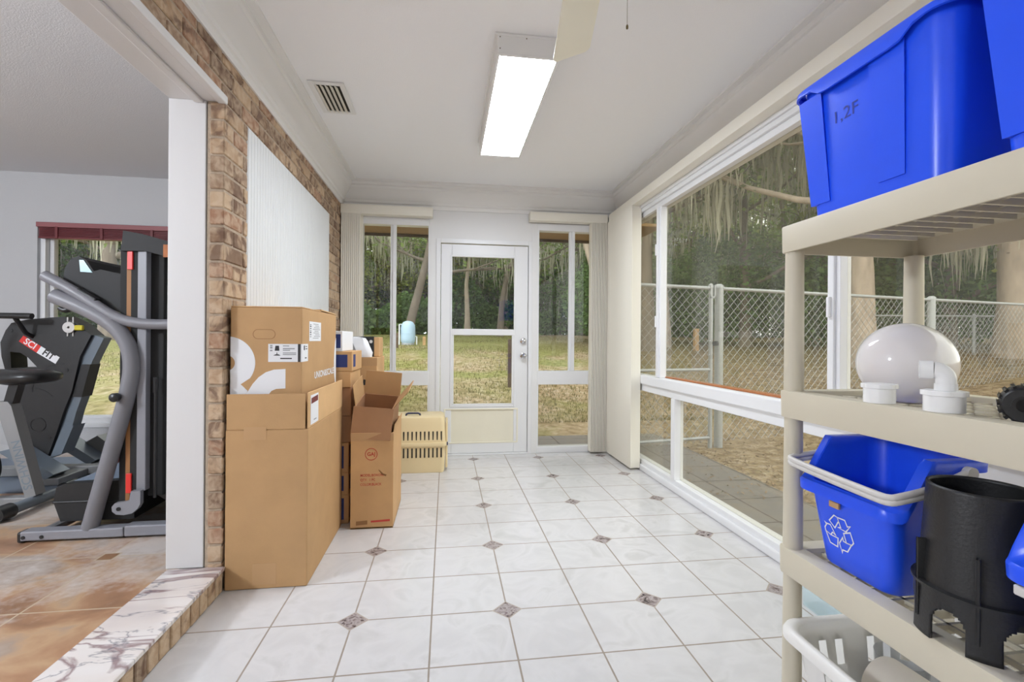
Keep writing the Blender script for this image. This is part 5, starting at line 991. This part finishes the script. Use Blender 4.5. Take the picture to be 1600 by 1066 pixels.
def addquad(V, Fc, p, a, tilt, l_, w_):
    n = len(V); u = Vector((math.cos(a), math.sin(a), math.sin(tilt)*0.6)); v_ = Vector((-math.sin(a), math.cos(a), math.cos(tilt*3)*0.4))
    V += [tuple(p-u*l_), tuple(p+v_*w_), tuple(p+u*l_), tuple(p-v_*w_)]; Fc.append((n, n+1, n+2, n+3))
while len(Fc) < 20000:
    t_ = rg.random()**1.3; ang = rg.uniform(math.radians(12), math.radians(62)); r_ = 2.6+t_*13; x, y = 1.2+r_*math.sin(ang), -1.0+r_*math.cos(ang)
    if x < 2.1 or (x < 2.7 and rg.random() > 0.12) or (y > 4.4 and x < 3.4): continue
    z = max(ground_z(x, y), -0.072 if x < 2.72 else -9)+0.012
    addquad(V, Fc, Vector((x, y, z)), rg.uniform(0, 6.28), rg.uniform(-1, 1), rg.uniform(0.009, 0.022), rg.uniform(0.005, 0.011))
tag(MB().raw(V, Fc).build('leaf_litter', MT['litter']), 'brown fallen leaves scattered over the fenced side yard', 'fallen leaves', kind='stuff')
# ---- trees
def tree(name, label, cat, loc, seed, H, r0, lean=(0, 0), spread=4.0, crown=(0.42, 1.0), leaves=6000, leaf=0.10, moss=60, bark='bark', lm='leaf', group=None, fork=None, nb=9, path=None):
    R = random.Random(seed); t = thing(name, loc, label, cat, group, local=True)
    tk = MB(); tips = []
    base = path or [Vector((lean[0]*(k/8)**1.2*H+R.uniform(-.06, .06)*k*0.3, lean[1]*(k/8)**1.2*H+R.uniform(-.06, .06)*k*0.3, H*0.86*k/8-(0.35 if k == 0 else 0))) for k in range(9)]
    base = [Vector(p) for p in base]; n = len(base)
    rad_ = [r0*(1.35 if k == 0 else 1.0)*(1-0.78*k/(n-1)) for k in range(n)]
    tk.tube(base, rad_, 10, True, 3)
    def limb(p, d, L_, r_, lev):
        pts = [p.copy()]; q = p.copy(); dd = d.normalized(); m_ = 5
        for k in range(m_):
            dd = (dd+Vector((R.uniform(-.28, .28), R.uniform(-.28, .28), R.uniform(-.16, .26)))).normalized(); q = q+dd*(L_/m_); pts.append(q.copy())
            if lev < 2 and k >= 1:
                for _ in range(2 if lev == 0 else 1):
                    sd = (dd+Vector((R.uniform(-1, 1), R.uniform(-1, 1), R.uniform(-.4, .7)))).normalized(); limb(q, sd, L_*R.uniform(0.38, 0.6), r_*0.5, lev+1)
            if lev >= 1 or k >= 2: tips.append((q.copy(), lev))
        tk.tube(pts, [max(0.012, r_*(1-0.8*k/m_)) for k in range(m_+1)], 6 if lev else 8, False)
    for b in range(nb):
        f_ = crown[0]+(crown[1]-crown[0])*(b+R.random()*0.8)/nb; i = min(n-2, int(f_*(n-1))); p = base[i].lerp(base[i+1], f_*(n-1)-i) if i < n-1 else base[-1]
        a = b*2.4+R.uniform(-.4, .4); up = R.uniform(0.05, 0.55)
        limb(p, Vector((math.cos(a), math.sin(a), up)), spread*R.uniform(0.65, 1.1)*(1.15-0.5*(f_-crown[0])/(crown[1]-crown[0]+1e-6)), r0*0.42*(1.1-f_*0.6), 0)
    tk.build('trunk', MT[bark], t, smooth=60)
    V, Fc = [], []
    while len(Fc) < leaves:
        p, lv = R.choice(tips); s_ = R.gauss(0, 0.42); c = p+Vector((R.gauss(0, 0.42), R.gauss(0, 0.42), R.gauss(0, 0.30)))
        for _ in range(4):
            q = c+Vector((R.gauss(0, 0.14), R.gauss(0, 0.14), R.gauss(0, 0.12))); u = Vector((R.gauss(0, 1), R.gauss(0, 1), R.gauss(0, 0.6))).normalized(); w_ = u.orthogonal(); w_.rotate(Matrix.Rotation(R.uniform(0, 6.28), 3, u)); l_ = leaf*R.uniform(0.6, 1.2)
            k = len(V); V += [tuple(q-u*l_), tuple(q+w_*l_*0.5), tuple(q+u*l_), tuple(q-w_*l_*0.5)]; Fc.append((k, k+1, k+2, k+3))
    MB().raw(V, Fc).build('foliage', MT[lm], t)
    if moss:
        V, Fc = [], []
        for _ in range(moss):
            p, lv = R.choice(tips); cl_ = R.uniform(0.5, 1.0)
            for _ in range(14):
                x, y = p.x+R.gauss(0, 0.22), p.y+R.gauss(0, 0.22); L_ = R.uniform(0.5, 2.2)*cl_; w0 = R.uniform(0.014, 0.045); a = R.uniform(0, 3.14); c, s_ = math.cos(a), math.sin(a); k = len(V); z = p.z+R.uniform(-.1, .2)
                for j, (f_, wf) in enumerate(((0, 0.5), (0.35, 1.0), (0.7, 0.8), (1.0, 0.15))):
                    ox, oy = R.gauss(0, 0.03), R.gauss(0, 0.03); V += [(x+ox-c*w0*wf, y+oy-s_*w0*wf, z-L_*f_), (x+ox+c*w0*wf, y+oy+s_*w0*wf, z-L_*f_)]
                for j in range(3): Fc.append((k+2*j, k+2*j+1, k+2*j+3, k+2*j+2))
        MB().raw(V, Fc).build('moss', MT['moss'], t)
    return t
def gl(x, y): return (x, y, ground_z(x, y)-0.05)
T_ = []
# single trees one can point out
tree('leaning_tree', 'leaning pale barked tree seen through the window right of the door', 'tree', gl(4.75, 12.0), 21, 9, 0.19, path=[(0.45, 0.1, -0.4), (0.30, 0.0, 0.6), (-0.05, 0, 1.9), (-0.55, 0.05, 3.6), (-1.15, 0.1, 5.6), (-1.7, 0.2, 7.6), (-2.0, 0.3, 9.0)], spread=3.0, crown=(0.45, 1.0), leaves=6500, leaf=0.085, moss=14, bark='barkpale', lm='leafy', nb=8)
tree('forked_tree', 'dark forked tree standing in the middle of the door glass', 'tree', gl(2.55, 20.0), 22, 11, 0.16, path=[(0, 0, -0.4), (0.05, 0, 1.2), (0.25, 0, 2.6), (0.7, 0.1, 4.0), (1.3, 0.2, 5.6), (1.9, 0.3, 7.4), (2.2, 0.3, 9.5)], spread=4.2, crown=(0.40, 1.0), leaves=5200, leaf=0.10, moss=24, lm='leaf', nb=9)
tree('slender_tree', 'slender pale trunk left of the forked tree in the door glass', 'tree', gl(1.05, 21.0), 23, 9, 0.15, path=[(0, 0, -0.4), (0.0, 0, 1.2), (-0.05, 0, 2.6), (0.15, 0, 4.0), (0.55, 0, 5.4), (1.1, 0, 7.0)], spread=2.4, crown=(0.5, 1.0), leaves=1800, leaf=0.09, moss=40, bark='barkpale', nb=8)
tree('leaning_oak', 'thick leaning trunk hung with moss behind the pale blue tank', 'tree', gl(-1.35, 16.5), 24, 10, 0.20, path=[(-0.15, 0, -0.4), (0.05, 0, 0.8), (0.40, 0, 2.2), (0.75, 0, 3.8), (0.9, 0.1, 5.6), (0.8, 0.1, 7.6), (0.6, 0.2, 9.4)], spread=4.2, crown=(0.35, 1.0), leaves=4500, leaf=0.10, moss=110, nb=10)
tree('mossy_oak', 'big mossy oak whose limb hangs over the fenced side yard', 'tree', gl(8.3, 6.4), 25, 10, 0.24, path=[(0.05, 0, -0.4), (0.02, 0, 1.0), (-0.02, 0, 2.4), (-0.15, 0.1, 3.8), (-0.5, 0.1, 5.2), (-0.9, 0.2, 6.8), (-1.2, 0.3, 8.4)], spread=5.2, crown=(0.36, 1.0), leaves=6500, leaf=0.075, moss=260, bark='barkpale', nb=12)
tree('thick_trunk_oak', 'thick pale oak trunk at the right edge beyond the fence', 'tree', gl(11.6, 6.1), 26, 11, 0.34, spread=4.5, crown=(0.4, 1.0), leaves=6000, leaf=0.09, moss=90, bark='barkpale', nb=10)
tree('yard_oak', 'mossy oak nearest the far end of the chain link gate', 'tree', gl(5.6, 10.5), 27, 10, 0.20, spread=4.2, crown=(0.40, 1.0), leaves=5000, leaf=0.085, moss=120, nb=10)
tree('gym_window_oak', 'moss draped oak filling the top of the exercise room window', 'tree', gl(-10.5, 14.5), 28, 9, 0.28, spread=5.0, crown=(0.34, 1.0), leaves=8000, leaf=0.10, moss=230, nb=12)
# woodland beyond the lawn: five kinds of tree, many copies
proto = [tree('woodland_tree', 'tall dark trunked woodland oak beyond the lawn', 'tree', (0, 0, 0), 40, 13, 0.24, (0.06, 0.02), 4.6, (0.30, 1.0), 4600, 0.115, 40, 'bark', 'leafd', 'dark oaks in the woods'),
         tree('woodland_tree', 'mossy grey green woodland tree beyond the lawn', 'tree', (0, 0, 0), 41, 11, 0.20, (-0.08, 0.02), 4.4, (0.18, 1.0), 4600, 0.115, 80, 'bark', 'leaf', 'mossy trees in the woods'),
         tree('woodland_tree', 'bushy yellow green woodland tree beyond the lawn', 'tree', (0, 0, 0), 42, 10, 0.17, (0.03, -0.03), 4.2, (0.07, 1.0), 7000, 0.115, 12, 'bark', 'leafy', 'pale green trees in the woods'),
         tree('woodland_sapling', 'low bushy sapling filling the edge of the woods', 'sapling', (0, 0, 0), 44, 5.5, 0.07, (0.03, 0.0), 2.4, (0.05, 1.0), 5500, 0.10, 12, 'bark', 'leafd', 'saplings at the edge of the woods', nb=12),
         tree('woodland_tree', 'slim pale trunked woodland tree beyond the lawn', 'tree', (0, 0, 0), 43, 12, 0.15, (0.05, 0.03), 3.2, (0.42, 1.0), 3600, 0.11, 80, 'barkpale', 'leaf', 'pale trunks in the woods')]
Rw = random.Random(77); spots = []
for ring_r, cnt, jit in ((27.5, 15, 1.6), (33, 18, 2.2), (40, 20, 3.0)):
    for k in range(cnt):
        az = math.radians(-46+112*(k+Rw.random()*0.7)/cnt); rr = ring_r+Rw.uniform(-jit, jit); spots.append((CAM.x+rr*math.sin(az), CAM.y+rr*math.cos(az)))
for k in range(5):
    az = math.radians(24+44*(k+0.3*Rw.random())/5); rr = Rw.uniform(15, 19); spots.append((CAM.x+rr*math.sin(az), CAM.y+rr*math.cos(az)))
first = [True]*5
ns = len(spots)
for k in range(34):
    az = math.radians(-46+110*(k+Rw.random()*0.7)/34); rr = Rw.uniform(27.5, 36); spots.append((CAM.x+rr*math.sin(az), CAM.y+rr*math.cos(az)))
for k in range(26):
    az = math.radians(-46+110*(k+Rw.random()*0.7)/26); rr = Rw.uniform(36, 46); spots.append((CAM.x+rr*math.sin(az), CAM.y+rr*math.cos(az)))
order = [0, 1, 2, 1, 4, 0, 1, 2, 2, 4, 1, 2, 1]
for i, (x, y) in enumerate(spots):
    k = order[(i*5+i//13) % 13] if i < ns else 3
    kw = dict(location=gl(x, y), rotation_euler=(0, 0, Rw.uniform(0, 6.28)), scale=(Rw.uniform(0.8, 1.1)*(1.35 if i >= ns+34 else 1.0),)*3)
    if first[k]:
        first[k] = False
        for a, b in kw.items(): setattr(proto[k], a, b)
    else: dup(proto[k], **kw)
# undergrowth along the edge of the woods: nobody could count it
V, Fc = [], []; Ru = random.Random(9)
while len(Fc) < 75000:
    az = math.radians(Ru.uniform(-48, 66)); rr = 26+Ru.random()**1.4*12+2*math.sin(az*9); x, y = CAM.x+rr*math.sin(az), CAM.y+rr*math.cos(az); hh = 2.4+0.9*math.sin(az*23+1)+0.6*math.sin(az*51)
    q = Vector((x, y, ground_z(x, y)+max(0.05, hh*Ru.random()**0.8))); u = Vector((Ru.gauss(0, 1), Ru.gauss(0, 1), Ru.gauss(0, 0.8))).normalized(); w_ = u.orthogonal(); l_ = Ru.uniform(0.08, 0.16); k = len(V)
    V += [tuple(q-u*l_), tuple(q+w_*l_*0.55), tuple(q+u*l_), tuple(q-w_*l_*0.55)]; Fc.append((k, k+1, k+2, k+3))
tag(MB().raw(V, Fc).build('undergrowth', MT['leafd']), 'dark green undergrowth along the edge of the woods', 'undergrowth', kind='stuff')
# evergreen shrubs standing close beyond the fence
def shrub(loc, seed, hx, hz, n, label, lm='leafd', group=None):
    R = random.Random(seed); t = thing('evergreen_shrub', loc, label, 'shrub', group, local=True); V, Fc = [], []
    for _ in range(n):
        d_ = Vector((R.gauss(0, 1), R.gauss(0, 1), R.gauss(0, 1))).normalized()*R.random()**0.4; q = Vector((d_.x*hx*(1-0.35*max(0, d_.z)), d_.y*hx, hz*(0.5+0.5*d_.z))); u = Vector((R.gauss(0, 1), R.gauss(0, 1), R.gauss(0, 0.8))).normalized(); w_ = u.orthogonal(); l_ = R.uniform(0.05, 0.10); k = len(V)
        V += [tuple(q-u*l_), tuple(q+w_*l_*0.5), tuple(q+u*l_), tuple(q-w_*l_*0.5)]; Fc.append((k, k+1, k+2, k+3))
    MB().raw(V, Fc).build('foliage', MT[lm], t)
    m = MB()
    for k in range(4): m.tube([(0.05*k-0.1, 0, -0.1), (0.12*(k-1.5), 0.1*(k % 2), hz*0.5)], [0.035, 0.012], 6)
    m.build('stems', MT['bark'], t); return t
sh = shrub(gl(6.2, 14.5), 5, 2.0, 3.6, 6000, 'dark evergreen shrub seen through the fence left of the mossy oak', group='evergreens beyond the fence')
for i, (x, y, sc_) in enumerate(((9.3, 12.6, 1.1), (11.6, 10.6, 1.0), (14.2, 9.8, 1.15), (16.5, 7.6, 1.0), (8.0, 15.6, 1.0))):
    dup(sh, location=gl(x, y), rotation_euler=(0, 0, i*1.3), scale=(sc_,)*3, label=['dark evergreen shrub in the middle of the row beyond the fence', 'dark evergreen shrub straight behind the mossy oak trunk', 'broad dark evergreen shrub right of the mossy oak', 'dark evergreen shrub at the right end beyond the fence', 'dark evergreen shrub farthest back beyond the fence'][i])
# ---- water tank and posts on the lawn
tx, ty = -1.12, 12.8; tz = ground_z(tx, ty)
tk_ = thing('pressure_tank', (tx, ty, tz), 'pale blue water pressure tank standing on the lawn', 'tank')
MB().lathe([(0.0, tz+0.02), (0.17, tz+0.03), (0.215, tz+0.10), (0.22, tz+0.16), (0.22, tz+0.50), (0.205, tz+0.60), (0.15, tz+0.69), (0.07, tz+0.725), (0, tz+0.73)], (tx, ty, 0), 32).build('tank_shell', MT['tank'], tk_, smooth=50)
MB().lathe([(0.222, tz+0.33), (0.224, tz+0.335), (0.224, tz+0.35), (0.222, tz+0.355)], (tx, ty, 0), 32).build('weld_band', MT['tank'], tk_, smooth=50)
MB().lathe([(0, tz-0.1), (0.20, tz-0.1), (0.20, tz+0.05), (0, tz+0.05)], (tx, ty, 0), 24).build('base_ring', MT['galv'], tk_)
m = MB(); m.tube([(tx-0.26, ty-0.05, tz-0.1), (tx-0.26, ty-0.05, tz+0.62), (tx-0.20, ty, tz+0.62)], 0.022, 8); m.tube([(tx+0.26, ty, tz-0.1), (tx+0.26, ty, tz+0.25), (tx+0.20, ty, tz+0.25)], 0.022, 8); m.build('pipework', MT['alu'], tk_, smooth=50)
def post(label, x, y, w_, h, m_, top=0.0):
    z = ground_z(x, y); b = MB(); b.box(x-w_/2, x+w_/2, y-w_/2, y+w_/2, z-0.2, z+h, 0.008); return tag(b.build('wooden_post', m_, loc=(x, y, z)), label, 'post')
post('short dark wooden post in front of the pale blue tank', -1.32, 11.4, 0.085, 0.42, MT['post'])
post('dark wooden post on the lawn at the right of the door glass', 1.135, 5.99, 0.085, 0.80, MT['post'])
post('pale wooden stump post beyond the chain link fence', 7.0, 10.4, 0.12, 0.62, MT['postl'])
post('pale wooden post right of the tank', -0.62, 12.6, 0.09, 0.26, MT['postl'])
# ---- chain link fence with gate
def chain_fence(label, A, B, h, posts, post_r, group=None, gate=False, z0=None):
    A, B = Vector(A), Vector(B); L_ = (B-A).length; d_ = (B-A)/L_; t = thing('chain_link_gate' if gate else 'chain_link_fence', (A.x, A.y, 0), label, 'gate' if gate else 'fence', group)
    def Pt(s_, z): return Vector((A.x+d_.x*s_, A.y+d_.y*s_, z))
    zt = h; zb2 = lambda s_: max(ground_z(*(Pt(s_, 0).to_2d())), -0.072)+0.04
    for s_ in posts: MB().tube([Pt(s_, zb2(s_)-0.3), Pt(s_, zt+0.03)], post_r, 14).build('post', MT['galv'], t, smooth=50); MB().lathe([(post_r+0.004, zt+0.0), (post_r+0.004, zt+0.03), (post_r*0.6, zt+0.05), (0, zt+0.055)], Pt(s_, 0), 14).build('post_cap', MT['galv'], t, smooth=50)
    MB().tube([Pt(0, zt), Pt(L_, zt)], 0.021, 10).build('top_rail', MT['galv'], t, smooth=50)
    if gate: MB().tube([Pt(0, 0.80), Pt(L_, 0.80)], 0.018, 10).build('middle_rail', MT['galv'], t, smooth=50); MB().tube([Pt(0, zb2(0)+0.05), Pt(L_, zb2(0)+0.05)], 0.018, 10).build('bottom_rail', MT['galv'], t, smooth=50)
    wv = MB(); pit = 0.108; zbm = min(zb2(0), zb2(L_)); Hh = zt-zbm
    def clip(s0, sg):
        a, b = s0, s0+sg*Hh; ta, tb = 0.0, 1.0
        for lim, sign in ((0, 1), (L_, -1)):
            fa, fb = sign*(a-lim), sign*(b-lim)
            if fa < 0 and fb < 0: return None
            if fa < 0: ta = max(ta, fa/(fa-fb))
            if fb < 0: tb = min(tb, fa/(fa-fb))
        if tb-ta < 0.01: return None
        return (a+(b-a)*ta, zbm+Hh*ta, a+(b-a)*tb, zbm+Hh*tb)
    k = -int(Hh/pit)-1
    while k*pit < L_+Hh:
        for sg in (1, -1):
            c = clip(k*pit, sg)
            if c:
                nrm = Vector((-d_.y, d_.x, 0))*0.0022*sg; wv.tube([Pt(c[0], c[1])+nrm, Pt(c[2], c[3])+nrm], 0.0031, 4, False)
        k += 1
    wv.build('wire_mesh', MT['galv'], t); return t
fA, fB = (3.17, 3.10), (12.5, 4.92); fl_ = math.hypot(fB[0]-fA[0], fB[1]-fA[1])
chain_fence('chain link fence running right from the thick gate post beside the patio', fA, fB, 1.735, [0.0, 3.75, 7.5], 0.048)
gt = chain_fence('chain link gate left of the thick fence post by the patio', (1.98, 2.90), (3.06, 3.08), 1.735, [0.02, 1.09], 0.024, gate=True)
m = MB(); m.box(3.035, 3.10, 3.05, 3.075, 1.62, 1.64, 0.003); m.box(3.035, 3.05, 3.05, 3.075, 1.62, 1.77, 0.003); m.box(3.085, 3.10, 3.05, 3.075, 1.62, 1.77, 0.003); m.build('latch', MT['galv'], gt)
m = MB(); m.lathe([(0, -0.03), (0.028, -0.025), (0.034, 0), (0.028, 0.025), (0, 0.03)], (3.10, 3.05, 1.10), 14); m.build('gate_knob', MT['blacks'], gt, smooth=50)
chain_fence('lower far chain link fence behind the first one at the right', (9.2, 7.3), (15.5, 6.2), 1.72, [0.0, 2.4, 4.8], 0.030)
